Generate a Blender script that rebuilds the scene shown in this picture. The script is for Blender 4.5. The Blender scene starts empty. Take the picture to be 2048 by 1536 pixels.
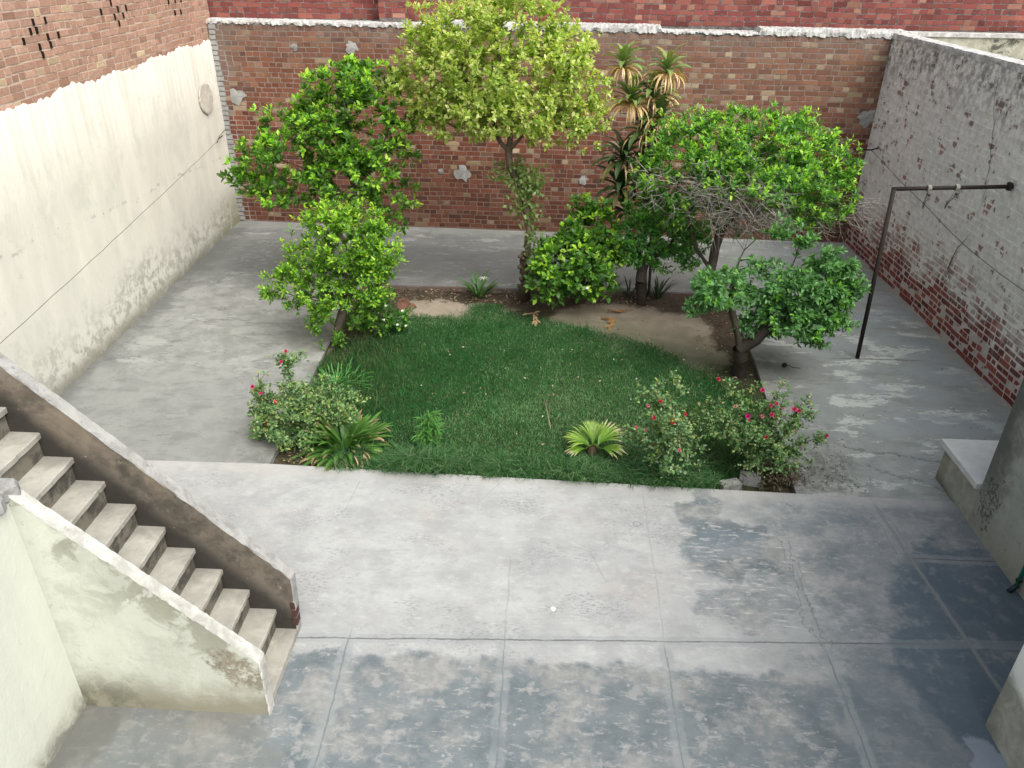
import bpy, math, random
import numpy as np
from mathutils import Matrix, Vector
rng = np.random.default_rng(7)
random.seed(7)
SC = bpy.context.scene

# ---------------------------------------------------------------- camera
F, CX, CY, H = 1545.0, 1024.0, 768.0, 4.7          # focal length in px of a 2048 px wide picture, eye height
RT = np.array([[0.9988617437529854, 0.04559302797524061, 0.014017584199647633],
               [-0.03463459583054734, 0.4911883564016033, 0.8703645462144849],
               [0.032797280960468606, -0.8698593416958517, 0.4922083542830817]])
Rm = RT.T                                            # world = Rm @ camera space
cam = bpy.data.cameras.new('camera'); camo = bpy.data.objects.new('camera', cam)
SC.collection.objects.link(camo); SC.camera = camo
cam.sensor_fit = 'HORIZONTAL'; cam.sensor_width = 36.0; cam.lens = 36.0 * F / 2048.0
cam.clip_start = 0.05; cam.clip_end = 500
M4 = Matrix([[*Rm[0], 0], [*Rm[1], 0], [*Rm[2], H], [0, 0, 0, 1]])
camo.matrix_world = M4

# ---------------------------------------------------------------- light
w = bpy.data.worlds.new('World'); SC.world = w; w.use_nodes = True
nt = w.node_tree; nt.nodes.clear()
sky = nt.nodes.new('ShaderNodeTexSky'); sky.sky_type = 'NISHITA'; sky.sun_disc = False
SUN_EL, SUN_AZ = math.radians(52), math.radians(138)   # azimuth clockwise from +Y
sky.sun_elevation = SUN_EL; sky.sun_rotation = SUN_AZ
sky.air_density = 1.0; sky.dust_density = 7.0; sky.ozone_density = 1.0
bg = nt.nodes.new('ShaderNodeBackground'); bg.inputs[1].default_value = 0.15
out = nt.nodes.new('ShaderNodeOutputWorld')
hs = nt.nodes.new('ShaderNodeHueSaturation'); hs.inputs['Saturation'].default_value = .45
nt.links.new(sky.outputs[0], hs.inputs['Color']); nt.links.new(hs.outputs[0], bg.inputs[0]); nt.links.new(bg.outputs[0], out.inputs[0])
sl = bpy.data.lights.new('sun', 'SUN'); sl.energy = 1.1; sl.angle = math.radians(60); sl.color = (1.0, 0.985, 0.92)
so = bpy.data.objects.new('sun', sl); SC.collection.objects.link(so)
sd = Vector((math.sin(SUN_AZ) * math.cos(SUN_EL), math.cos(SUN_AZ) * math.cos(SUN_EL), math.sin(SUN_EL)))
so.rotation_euler = sd.to_track_quat('Z', 'Y').to_euler()
SC.view_settings.view_transform = 'Standard'; SC.view_settings.look = 'None'
SC.view_settings.exposure = 0.75; SC.view_settings.gamma = 1.0

# ---------------------------------------------------------------- helpers
def ray(u, v): return Rm @ np.array([u - CX, -(v - CY), -F])
def G0(u, v, z=0.0):
    d = ray(u, v); t = (z - H) / d[2]; return np.array([d[0] * t, d[1] * t, z])
def AY(u, v, y):
    d = ray(u, v); t = y / d[1]; return np.array([d[0] * t, y, d[2] * t + H])
def AX(u, v, x):
    d = ray(u, v); t = x / d[0]; return np.array([x, d[1] * t, d[2] * t + H])

def link(o, parent=None):
    SC.collection.objects.link(o)
    if parent is not None:
        o.parent = parent
        o.matrix_parent_inverse = parent.matrix_world.inverted()
    return o
def tag(o, label=None, cat=None, group=None, kind=None):
    if label: o['label'] = label
    if cat: o['category'] = cat
    if group: o['group'] = group
    if kind: o['kind'] = kind
    return o
def thing(name, label, cat, loc=(0, 0, 0), group=None):
    o = bpy.data.objects.new(name, None); o.location = loc; o.empty_display_size = 0.1
    SC.collection.objects.link(o); o.matrix_world = Matrix.Translation(Vector(loc))
    return tag(o, label, cat, group)

class MB:
    """collects world-space geometry, builds ONE mesh object"""
    def __init__(s): s.v = []; s.f = []; s.c = []; s.m = []; s.n = 0
    def add(s, V, Fs, C=None, mi=0):
        V = np.asarray(V, float).reshape(-1, 3); Fs = np.asarray(Fs, int)
        s.v.append(V); s.f.append((Fs + s.n, mi))
        if C is None: C = np.ones((len(V), 3)) * .5
        C = np.asarray(C, float)
        if C.ndim == 1: C = np.tile(C, (len(V), 1))
        s.c.append(C); s.n += len(V)
    def box(s, x0, x1, y0, y1, z0, z1, mi=0, C=None):
        V = [(x, y, z) for z in (z0, z1) for y in (y0, y1) for x in (x0, x1)]
        s.add(V, [(0, 2, 3, 1), (4, 5, 7, 6), (0, 1, 5, 4), (2, 6, 7, 3), (0, 4, 6, 2), (1, 3, 7, 5)], C, mi)
    def prism(s, P, axis, a, b, mi=0, C=None):
        """extrude polygon P (2d) along axis from a to b; fan-capped via ngon"""
        P = np.asarray(P, float); n = len(P); V = []
        for t in (a, b):
            for p in P:
                V.append({'x': (t, p[0], p[1]), 'y': (p[0], t, p[1]), 'z': (p[0], p[1], t)}[axis])
        s.add(V, [(i, (i + 1) % n, (i + 1) % n + n, i + n) for i in range(n)], C, mi)
        base = s.n - 2 * n
        s.f.append((np.array([[base + i for i in range(n)][::-1]]), mi)); s.f.append((np.array([[base + n + i for i in range(n)]]), mi))
    def tube(s, P, R, k=6, C=None, mi=0, cap=True):
        P = np.asarray(P, float); n = len(P); R = np.broadcast_to(np.asarray(R, float), (n,))
        T = np.gradient(P, axis=0); T /= np.linalg.norm(T, axis=1)[:, None] + 1e-9
        a = np.array([0, 0, 1.0]) if abs(T[0][2]) < .8 else np.array([1.0, 0, 0])
        U = np.cross(T, a); U /= np.linalg.norm(U, axis=1)[:, None] + 1e-9; W = np.cross(T, U)
        th = np.arange(k) * 2 * np.pi / k
        V = P[:, None, :] + R[:, None, None] * (np.cos(th)[None, :, None] * U[:, None, :] + np.sin(th)[None, :, None] * W[:, None, :])
        V = V.reshape(-1, 3); f = []
        for i in range(n - 1):
            for j in range(k):
                f.append((i * k + j, i * k + (j + 1) % k, (i + 1) * k + (j + 1) % k, (i + 1) * k + j))
        b = s.n
        s.add(V, f, C, mi)
        if cap:
            s.f.append((np.array([[b + j for j in range(k)][::-1]]), mi)); s.f.append((np.array([[b + (n - 1) * k + j for j in range(k)]]), mi))
    def disc(s, c, r, h, k=20, C=None, mi=0):
        th = np.arange(k) * 2 * np.pi / k
        s.prism(np.c_[c[0] + r * np.cos(th), c[1] + r * np.sin(th)], 'z', c[2], c[2] + h, mi, C)
    def build(s, name, mats, parent=None, smooth=False):
        V = np.concatenate(s.v); C = np.concatenate(s.c)
        loops = []; starts = []; mi = []; k = 0
        for Fs, m in s.f:
            loops.append(Fs.ravel()); n, w_ = Fs.shape
            starts.append(k + np.arange(n) * w_); k += n * w_; mi.append(np.full(n, m))
        loops = np.concatenate(loops); starts = np.concatenate(starts); mi = np.concatenate(mi)
        org = np.zeros(3)
        me = bpy.data.meshes.new(name)
        me.vertices.add(len(V)); me.vertices.foreach_set('co', (V - org).ravel())
        me.loops.add(len(loops)); me.loops.foreach_set('vertex_index', loops.astype(np.int32))
        me.polygons.add(len(starts)); me.polygons.foreach_set('loop_start', starts.astype(np.int32))
        me.polygons.foreach_set('material_index', mi.astype(np.int32))
        me.update(calc_edges=True); me.validate()
        a = me.color_attributes.new('col', 'FLOAT_COLOR', 'POINT')
        a.data.foreach_set('color', np.c_[C, np.ones(len(C))].astype(np.float32).ravel())
        ms = mats if isinstance(mats, (list, tuple)) else [mats]
        sm = smooth or any(k in ms[0].name for k in ('bark', 'leaf', 'petal', 'wire', 'iron', 'pipe', 'rag'))
        me.polygons.foreach_set('use_smooth', np.full(len(starts), sm, bool))
        for m in (mats if isinstance(mats, (list, tuple)) else [mats]): me.materials.append(m)
        o = bpy.data.objects.new(name, me); link(o, parent)
        return o

# ---------------------------------------------------------------- node shorthand
class S:
    def __init__(s, g, sock): s.g = g; s.k = sock
    def _m(a, op, b=None, c=None): return a.g.math(op, a, b, c)
    def __add__(a, b): return a._m('ADD', b)
    __radd__ = __add__
    def __sub__(a, b): return a._m('SUBTRACT', b)
    def __rsub__(a, b): return a.g.math('SUBTRACT', b, a)
    def __mul__(a, b): return a._m('MULTIPLY', b)
    __rmul__ = __mul__
    def __truediv__(a, b): return a._m('DIVIDE', b)
    def abs(a): return a._m('ABSOLUTE')
    def ss(a, lo, hi): return a.g.ss(a, lo, hi)
    def clamp(a): return a._m('MAXIMUM', 0.0)._m('MINIMUM', 1.0)
class Gm:
    def __init__(g, name, rough=0.9, spec=0.25):
        g.mat = bpy.data.materials.new(name); g.mat.use_nodes = True
        g.nt = g.mat.node_tree; g.bs = g.nt.nodes['Principled BSDF']; g.out = g.nt.nodes['Material Output']
        g.bs.inputs['Roughness'].default_value = rough; g.bs.inputs['Specular IOR Level'].default_value = spec
        tc = g.nt.nodes.new('ShaderNodeTexCoord'); g.p = S(g, tc.outputs['Object'])
        sp = g.nt.nodes.new('ShaderNodeSeparateXYZ'); g.nt.links.new(tc.outputs['Object'], sp.inputs[0])
        g.x, g.y, g.z = (S(g, sp.outputs[i]) for i in range(3))
    def put(g, inp, v):
        if isinstance(v, S): g.nt.links.new(v.k, inp)
        elif isinstance(v, (tuple, list)) and len(v) == 3 and inp.type == 'RGBA': inp.default_value = (*v, 1)
        else: inp.default_value = v
    def math(g, op, a, b=None, c=None):
        n = g.nt.nodes.new('ShaderNodeMath'); n.operation = op
        g.put(n.inputs[0], a)
        if b is not None: g.put(n.inputs[1], b)
        if c is not None: g.put(n.inputs[2], c)
        return S(g, n.outputs[0])
    def ss(g, v, lo, hi):
        n = g.nt.nodes.new('ShaderNodeMapRange'); n.interpolation_type = 'SMOOTHSTEP'
        if lo > hi:
            g.put(n.inputs['Value'], v); n.inputs['From Min'].default_value = hi; n.inputs['From Max'].default_value = lo
            n.inputs['To Min'].default_value = 1; n.inputs['To Max'].default_value = 0
        else:
            g.put(n.inputs['Value'], v); n.inputs['From Min'].default_value = lo; n.inputs['From Max'].default_value = hi
        return S(g, n.outputs[0])
    def vec(g, x, y, z):
        n = g.nt.nodes.new('ShaderNodeCombineXYZ')
        for i, q in enumerate((x, y, z)): g.put(n.inputs[i], q)
        return S(g, n.outputs[0])
    def vscale(g, s, off=(0, 0, 0), rot=(0, 0, 0)):
        n = g.nt.nodes.new('ShaderNodeMapping'); g.nt.links.new(g.p.k, n.inputs[0])
        n.inputs['Scale'].default_value = s; n.inputs['Location'].default_value = off; n.inputs['Rotation'].default_value = rot
        return S(g, n.outputs[0])
    def noise(g, scale, detail=6, rough=.55, dist=0.0, vec=None, col=False, lac=2.0):
        n = g.nt.nodes.new('ShaderNodeTexNoise'); g.put(n.inputs['Vector'], vec or g.p)
        n.inputs['Scale'].default_value = scale; n.inputs['Detail'].default_value = detail
        n.inputs['Roughness'].default_value = rough; n.inputs['Distortion'].default_value = dist; n.inputs['Lacunarity'].default_value = lac
        return S(g, n.outputs['Color' if col else 'Fac'])
    def voro(g, scale, feat='DISTANCE_TO_EDGE', vec=None, out='Distance', rnd=1.0):
        n = g.nt.nodes.new('ShaderNodeTexVoronoi'); n.feature = feat; g.put(n.inputs['Vector'], vec or g.p)
        n.inputs['Scale'].default_value = scale; n.inputs['Randomness'].default_value = rnd
        return S(g, n.outputs[out])
    def mix(g, f, a, b, mode='MIX'):
        n = g.nt.nodes.new('ShaderNodeMix'); n.data_type = 'RGBA'; n.blend_type = mode
        g.put(n.inputs[0], f); g.put(n.inputs[6], a); g.put(n.inputs[7], b)
        return S(g, n.outputs[2])
    def attr(g, name='col', o='Color'):
        n = g.nt.nodes.new('ShaderNodeAttribute'); n.attribute_name = name; return S(g, n.outputs[o])
    def col(g, c): g.put(g.bs.inputs['Base Color'], c)
    def bump(g, h, strength=.4, dist=.01):
        n = g.nt.nodes.new('ShaderNodeBump'); n.inputs['Strength'].default_value = strength; n.inputs['Distance'].default_value = dist
        g.nt.links.new(h.k, n.inputs['Height']); g.nt.links.new(n.outputs[0], g.bs.inputs['Normal'])
    def gauss(g, cx, cy, rx, ry, wob=None, a=0.0):
        """soft ellipse mask on the ground plane"""
        X = g.x - cx; Y = g.y - cy
        if wob is not None: X = X + wob[0]; Y = Y + wob[1]
        if a:
            ca, sa = math.cos(a), math.sin(a); X, Y = X * ca + Y * sa, Y * ca - X * sa
        d = (X * X / (rx * rx) + Y * Y / (ry * ry))
        return g.ss(d, 1.3, 0.35)

# ================================================================= MATERIALS
def floor_material(front):
    g = Gm('concrete_paving' if front else 'worn_concrete', .8, .3)
    vs = g.vscale
    n1 = g.noise(.9, 10, .62); n2 = g.noise(3.1, 10, .66); n3 = g.noise(13, 8, .7); n4 = g.noise(60, 4, .7)
    wx = (g.noise(1.6, 7, .6, 0, vs((1, 1, 1), (5, 0, 0))) - .5) * 1.1
    wy = (g.noise(1.7, 7, .6, 0, vs((1, 1, 1), (0, 9, 3))) - .5) * 1.1
    sw = (wx, wy)
    nn = g.noise(2.1, 12, .74, 0, vs((1, 1.5, 1), (6, 3, 0), (0, 0, -.5)))
    def crisp(m, k=.45, lo=.22, hi=.88): return (m + (nn - .5) * k * 2.6 * (m * 4.0)._m('MINIMUM', 1.0) + (n3 - .5) * k * .9 * (m * 4.0)._m('MINIMUM', 1.0)).ss(lo, hi)
    if front:
        light = g.mix(n1.ss(.35, .65), (.37, .385, .377), (.32, .332, .328))
        light = g.mix(n2.ss(.40, .66) * .6, light, (.29, .298, .296))
        light = g.mix(g.noise(1.3, 5, .55, 0, vs((1, 1, 1), (8, 3, 0))).ss(.54, .70) * .5, light, (.355, .335, .31)); mo = g.noise(2.4, 12, .76, 0, vs((1, 1.35, 1), (12, 5, 0), (0, 0, .2))); light = g.mix(mo.ss(.46, .62) * .55, light, (.245, .255, .258)); mo2 = g.noise(7.5, 10, .74, 0, vs((1, 1.5, 1), (3, 15, 0))); light = g.mix(mo2.ss(.52, .64) * .45, light, (.26, .266, .266)); light = g.mix(mo2.ss(.46, .36) * .35, light, (.46, .47, .46))
        area = g.noise(1.15, 6, .62, 0, vs((1, 1.3, 1), (2, 2, 0)))          # clusters of scuffed grain
        grain = g.noise(24, 7, .75, 0, vs((1, 1.9, 1), (3, 2, 0)))
        light = g.mix(area.ss(.50, .60) * grain.ss(.50, .58) * .8, light, (.20, .205, .21))
        light = g.mix(g.noise(4.2, 10, .72, 0, vs((1, 1.6, 1), (9, 1, 0))).ss(.58, .66) * .5, light, (.27, .275, .28))
        blue = g.mix(n2.ss(.36, .62), (.098, .122, .134), (.155, .178, .188))
        blue = g.mix(g.noise(5.5, 9, .7, 0, vs((1, 1, 1), (4, 4, 0))).ss(.40, .62) * .45, blue, (.125, .15, .158))
        p1 = g.noise(1.7, 10, .66, 0, vs((1, 1.15, 1), (3, 1, 0), (0, 0, .5))); p2 = g.noise(6.5, 9, .68, 0, vs((1, 1, 1), (1, 7, 0)))
        blue = g.mix(p1.ss(.46, .60) * .8, blue, g.mix(n3.ss(.35, .6), (.285, .285, .27), (.215, .222, .215)))
        blue = g.mix(p2.ss(.54, .62) * .6, blue, (.28, .285, .278))
        dots = g.voro(11, 'F1', vs((1, 1, 1), (1, 0, 0)))
        blue = g.mix(dots.ss(.16, .11) * g.noise(3, 3).ss(.52, .56) * .55, blue, (.33, .34, .335))
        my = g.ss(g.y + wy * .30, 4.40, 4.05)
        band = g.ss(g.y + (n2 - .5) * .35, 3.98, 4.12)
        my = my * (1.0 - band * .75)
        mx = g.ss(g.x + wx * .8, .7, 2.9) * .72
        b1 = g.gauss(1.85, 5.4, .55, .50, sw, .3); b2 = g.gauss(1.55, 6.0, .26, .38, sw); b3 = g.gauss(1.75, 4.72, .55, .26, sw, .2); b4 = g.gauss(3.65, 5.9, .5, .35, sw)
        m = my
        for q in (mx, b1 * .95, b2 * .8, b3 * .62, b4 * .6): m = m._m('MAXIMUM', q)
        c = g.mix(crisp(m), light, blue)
        c = g.mix(crisp(g.gauss(1.75, 5.42, .42, .26, sw, .35), .6) * .5, c, (.14, .18, .205))
        sk = g.noise(6, 10, .74, .0, vs((1.0, 3.2, 1), (4, 9, 0), (0, 0, .9))); c = g.mix(sk.ss(.53, .62) * crisp(m) * .55, c, (.33, .335, .325)); arcs = g.noise(5, 8, .7, 0, vs((1, 4.5, 1), (2, 3, 0), (0, 0, .75))); c = g.mix(crisp(g.gauss(1.75, 5.15, .85, .75, sw)) * arcs.ss(.56, .60) * .75, c, (.40, .40, .39))
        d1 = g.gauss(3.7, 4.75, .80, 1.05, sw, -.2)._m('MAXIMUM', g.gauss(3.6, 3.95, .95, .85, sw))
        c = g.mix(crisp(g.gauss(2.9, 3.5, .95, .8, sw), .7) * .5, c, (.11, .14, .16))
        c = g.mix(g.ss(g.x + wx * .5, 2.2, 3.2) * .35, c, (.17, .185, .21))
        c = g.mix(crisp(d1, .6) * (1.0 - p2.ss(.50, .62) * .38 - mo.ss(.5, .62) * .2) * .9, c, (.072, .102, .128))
        c = g.mix(crisp(g.gauss(3.08, 3.35, .2, .22, sw), .5) * .6, c, (.27, .31, .37))
        d2 = g.gauss(-2.5, 3.15, 1.1, .38, sw); c = g.mix(crisp(d2, .6) * .45, c, (.15, .15, .135)); c = g.mix(g.ss(g.y + (n2 - .5) * .3, 3.25, 3.5) * g.ss(g.y, 3.7, 3.6) * g.ss(g.x, -1.7, -2.0) * .55, c, (.13, .125, .11))
        d3 = g.gauss(-3.05, 3.1, .25, .9, sw); c = g.mix(d3 * .7, c, (.11, .11, .10))
        wob = (g.noise(3.0, 5, .6) - .5) * .05 + (g.noise(25, 3, .6) - .5) * .02
        wob2 = (g.noise(9, 6, .7) - .5) * .06
        brk = g.noise(4, 4, .6, 0, vs((1, 1, 1), (2, 6, 0))).ss(.40, .52)
        lines = None; pale = None
        def addl(l, p):
            nonlocal lines, pale
            lines = l if lines is None else lines._m('MAXIMUM', l)
            pale = p if pale is None else pale._m('MAXIMUM', p)
        for cx, k, yt, strong in ((-1.395, .018, 4.3, .8), (-.185, .0, 5.2, .8), (1.06, -.012, 9, .7), (2.305, -.01, 5.2, .9)):
            d = (g.x - cx + (g.y - 4.25) * k + wob).abs()
            msk = g.ss(g.y, yt + .02, yt - .02); low = g.ss(g.y, 4.35, 4.2)
            addl(d.ss(.009, .003) * msk * (low * .45 + .35) * (brk * .5 + .5) * strong, (d + wob2 * 1.5).ss(.065, .035) * msk * low * (brk * .3 + .3))
        d = (g.x - 3.335 + (g.y - 6.2) * .062 + wob).abs(); addl((d - .01).abs().ss(.008, .002) * .8, (d + wob2 * .4).ss(.022, .015) * .8)
        d = (g.y - 4.265 - g.x * .045 + wob * .7).abs(); addl(d.ss(.010, .004) * g.ss(g.x, 3.4, 2.8) * (brk * .35 + .6), (d + wob2).ss(.05, .04) * .35)
        d = (g.y - 5.40 + wob * .5).abs(); q = g.ss(g.x, 3.40, 3.44); addl(d.ss(.010, .004) * q, (d + wob2).ss(.06, .05) * q * .5)
        wc = (g.noise(2.2, 7, .65, 0, vs((1, 1, 1), (4, 4, 4))) - .5) * .5
        d = (g.x - 2.27 + wc).abs(); q = g.ss(g.y, 4.2, 4.4) * g.ss(g.y, 5.75, 5.5); addl((d - .035 - wob2).abs().ss(.008, .002) * q * .7, (d - wob2).ss(.045, .035) * q * .45)
        d = (g.x - 3.30 + (g.y - 6.2) * .1 + wc * .5).abs(); q = g.ss(g.y, 5.2, 5.4); addl((d - .07).abs().ss(.008, .002) * q * .4, d.ss(.1, .08) * q * .35)
        c = g.mix(pale, c, (.225, .25, .255)); c = g.mix(lines * .9, c, (.10, .10, .10))
        c = g.mix((g.y + wob + g.x * .02 + (n3 - .5) * .1).ss(6.12, 6.3) * .4, c, (.40, .395, .38))
        # ring left by a filled hole
        d = ((g.x - .98) * (g.x - .98) + (g.y - 5.72) * (g.y - 5.72))._m('SQRT'); c = g.mix((d - .035).abs().ss(.007, .003) * .6, c, (.15, .15, .15))
    else:
        base = g.mix(n2.ss(.35, .65), (.34, .34, .335), (.26, .262, .262))
        lft = g.ss(g.x + wx, .5, -3.2) * g.ss(g.y + wy, 12.6, 10.0)
        base = g.mix(crisp(lft * .85, .4, .35, .6) * .8, base, g.mix(n2.ss(.4, .62), (.47, .468, .455), (.36, .36, .35)))
        sm = g.ss(g.y + (n2 - .5) * .35 - g.x * .03, 8.5, 8.25) * g.ss(g.x, -1, -2)
        st = g.noise(1.7, 10, .70, 0, vs((.75, 1.7, 1), (1, 2, 0), (0, 0, -.1)))
        rg = g.ss(g.x + wx * .5, 2.6, 3.4) * g.ss(g.y + wy, 11.0, 10.2) * g.ss(g.y + wy * .6, 7.0, 7.5)
        base = g.mix(rg * .5, base, (.25, .262, .27))
        wht = (st + rg * .02).ss(.555, .58) * n3.ss(.34, .46)
        base = g.mix(wht * .8 * (1.0 - sm * .6), base, (.52, .52, .505))
        base = g.mix(sm * .40, base, g.mix(n1.ss(.4, .6), (.385, .385, .375), (.34, .34, .335)))
        drk = g.noise(2.3, 10, .72, 0, vs((.8, 1.9, 1), (6, 8, 0)))
        base = g.mix(drk.ss(.53, .60) * .6 * (1.0 - sm * .35), base, (.215, .218, .218))
        flk = g.noise(9, 9, .75, 0, vs((.8, 2.0, 1), (2, 8, 0))); base = g.mix(flk.ss(.56, .62) * n1.ss(.45, .55) * .65 * (1.0 - sm * .3), base, (.19, .19, .19))
        cn = g.gauss(-4.6, 12.6, 1.1, 1.0, sw); base = g.mix(cn * flk.ss(.42, .50) * .65, base, (.18, .18, .18)); base = g.mix(cn * g.noise(7, 9, .7, 0, vs((.8, 2, 1), (5, 5, 0))).ss(.54, .58) * .6, base, (.52, .52, .51))
        bl = g.ss(g.x + wx, 3.4, 4.6) * g.noise(1.2, 8, .65, 0, vs((1, 2, 1))).ss(.46, .54)
        base = g.mix(bl * .55, base, (.29, .31, .34))
        bk = g.ss(g.y + (n2 - .5), 11.4, 12.0) * g.ss(g.y + (n2 - .5) * .6, 13.5, 13.1)
        base = g.mix(bk * .5, base, (.215, .215, .213))
        md = g.ss((g.x + wx * .3).abs(), 3.5, 2.9) * g.ss(g.y, 11.4, 11.0)
        base = g.mix(md * n2.ss(.42, .58) * .5, base, (.22, .215, .20))
        mm = g.gauss(2.95, 6.75, .5, .5, sw); base = g.mix(mm * n3.ss(.48, .54) * .6, base, (.13, .125, .115))
        wc = (g.noise(1.5, 7, .65) - .5) * .7
        d = (g.y - 7.15 + (g.x - 3.6) * .32 + wc).abs(); q = g.ss(g.x, 3.2, 3.5) * n3.ss(.4, .5); base = g.mix(d.ss(.035, .01) * q * .7, base, (.14, .14, .14))
        d = (g.y - 6.75 + (g.x - 3.6) * .5 + wc).abs(); base = g.mix((d + (n3 - .5) * .05).ss(.03, .01) * q * .6, base, (.15, .15, .15))
        d = (g.y - 9.32 - (g.x - 4.2) * .02 + wc * .1).abs(); base = g.mix((d + (n3 - .5) * .04).ss(.025, .008) * g.ss((g.x - 4.5).abs(), .75, .4) * .7, base, (.13, .13, .125))
        e = (g.x + 5.6 - (n2 - .5) * .5).ss(.25, -.12); e2 = (5.55 - g.x + (n2 - .5) * .4).ss(.22, -.1); e3 = (14.05 - g.y + (n2 - .5) * .4).ss(.12, 0.)
        base = g.mix(e * .6, base, (.17, .17, .16)); base = g.mix(e3 * .5, base, (.40, .40, .385)); base = g.mix(e2 * .6, base, (.33, .31, .28))
        c = g.mix(1.0, g.mix(g.ss(g.x + wx * .5, 2.2, 4.2), g.mix(1.0, base, (.56, .58, .565), 'MULTIPLY'), g.mix(1.0, base, (.84, .905, .88), 'MULTIPLY')), (1, 1, 1), 'MULTIPLY')  # base painted lighter on the right to offset the right wall's shade
    crk = g.voro(.8, vec=vs((1, 1.6, 1), (3, 5, 0)))
    crk = crk + (n3 - .5) * .01
    c = g.mix(g.noise(1.1, 2).ss(.54, .62) * crk.ss(.004, .0) * .5, c, (.14, .14, .14))
    sp = g.noise(70, 3, .7).ss(.66, .74)
    c = g.mix(sp * .3, c, (.12, .12, .12)); sp2 = g.noise(50, 3, .7, 0, vs((1, 1, 1), (7, 7, 7))).ss(.69, .76); c = g.mix(sp2 * .4, c, (.68, .68, .66))
    g.col(c)
    g.bump(n3 * .6 + n4 * .4, .35, .006)
    return g.mat

def brick_material(name, wash=None, grime=1.0, tint=(1, 1, 1)):
    g = Gm(name, .92, .15)
    c = g.attr(); n = g.noise(28, 5, .65); m = g.noise(2.0, 7, .62, .4); n8 = g.noise(9, 6, .7)
    if tint != (1, 1, 1): c = g.mix(1.0, c, tint, 'MULTIPLY')
    c = g.mix(n.ss(.42, .7) * .35, c, (.13, .075, .06))
    c = g.mix(n8.ss(.55, .70) * .35 * grime, c, (.18, .125, .09))
    if wash == 'back':
        # grey-brown towards the coping, darker towards the foot, partly stain
        t = (g.z + (m - .5) * 1.4); c = g.mix(t.ss(2.95, 3.75) * .65, c, (.17, .14, .12))
        c = g.mix((g.z + (m - .5) * .8).ss(1.9, .3) * .45, c, (.055, .03, .022))
        lf = (g.x + (m - .5) * 1.2).ss(-5.2, -5.9); c = g.mix(lf * .6 * g.ss(g.z, 1.8, 3.0), c, (.15, .14, .13))
        up = g.ss(g.z + (m - .5) * 1.2, 1.6, 2.7); c = g.mix(up * (g.ss(g.x, -3, 3) * .14 + .10), c, (.27, .20, .14))
    if wash == 'side':
        hgt = g.z + (m - .5) * 1.9 - g.ss(g.y, 11.5, 8.5) * .15
        W = hgt.ss(.35, 1.15)
        ar = g.attr('col', 'Alpha')
        keep = g.noise(4.5, 3, .6).ss(.59, .63) * .75
        W2 = W * (1.0 - keep)
        wc = g.mix(n8.ss(.35, .65), (.82, .825, .78), (.64, .64, .61))
        c = g.mix(W2 * .9, c, wc)
        c = g.mix((g.z + (m - .5) * 1.6).ss(2.55, 3.5) * n8.ss(.42, .60) * .7, c, (.17, .165, .155))
        c = g.mix(g.noise(1.4, 6, .6, 0, g.vscale((1, 1, 1), (3, 3, 3))).ss(.6, .72) * g.ss(g.z, 1.4, 2.2) * .4, c, (.33, .30, .29))
    if wash == 'new':
        c = g.mix(n8.ss(.6, .7) * .5, c, (.35, .33, .31))
    g.col(c); g.bump(n * .6 + n8 * .5, .6, .006)
    return g.mat

def mortar_material(name, kind):
    g = Gm(name, .95, .1)
    m = g.noise(2.0, 7, .62, .4); n8 = g.noise(9, 6, .7); n = g.noise(35, 5, .7)
    if kind == 'back':
        c = g.mix(n8.ss(.35, .65), (.27, .22, .18), (.17, .125, .10))
        t = (g.z + (m - .5) * 1.4); c = g.mix(t.ss(2.9, 3.6) * .8, c, (.20, .185, .17))
        c = g.mix((g.z + (m - .5) * .8).ss(1.7, .3) * .6, c, (.15, .09, .075))
        lf = (g.x + (m - .5) * .5).ss(-5.5, -5.8); c = g.mix(lf * .6, c, (.33, .32, .30))
    elif kind == 'side':
        c = g.mix(n8.ss(.35, .65), (.82, .81, .77), (.66, .655, .62))
        hgt = g.z + (m - .5) * 1.9
        c = g.mix(hgt.ss(.9, .2) * .55, c, (.22, .15, .13))
        c = g.mix((g.z + (m - .5) * 1.6).ss(2.55, 3.5) * n8.ss(.42, .60) * .7, c, (.17, .165, .155))
    elif kind == 'left':
        c = g.mix(n8.ss(.35, .65), (.56, .47, .38), (.42, .33, .26))
    else:
        c = g.mix(n8.ss(.35, .65), (.22, .20, .19), (.08, .07, .065))
    g.col(c); g.bump(n * .5 + n8 * .6, .7, .01)
    return g.mat

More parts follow.
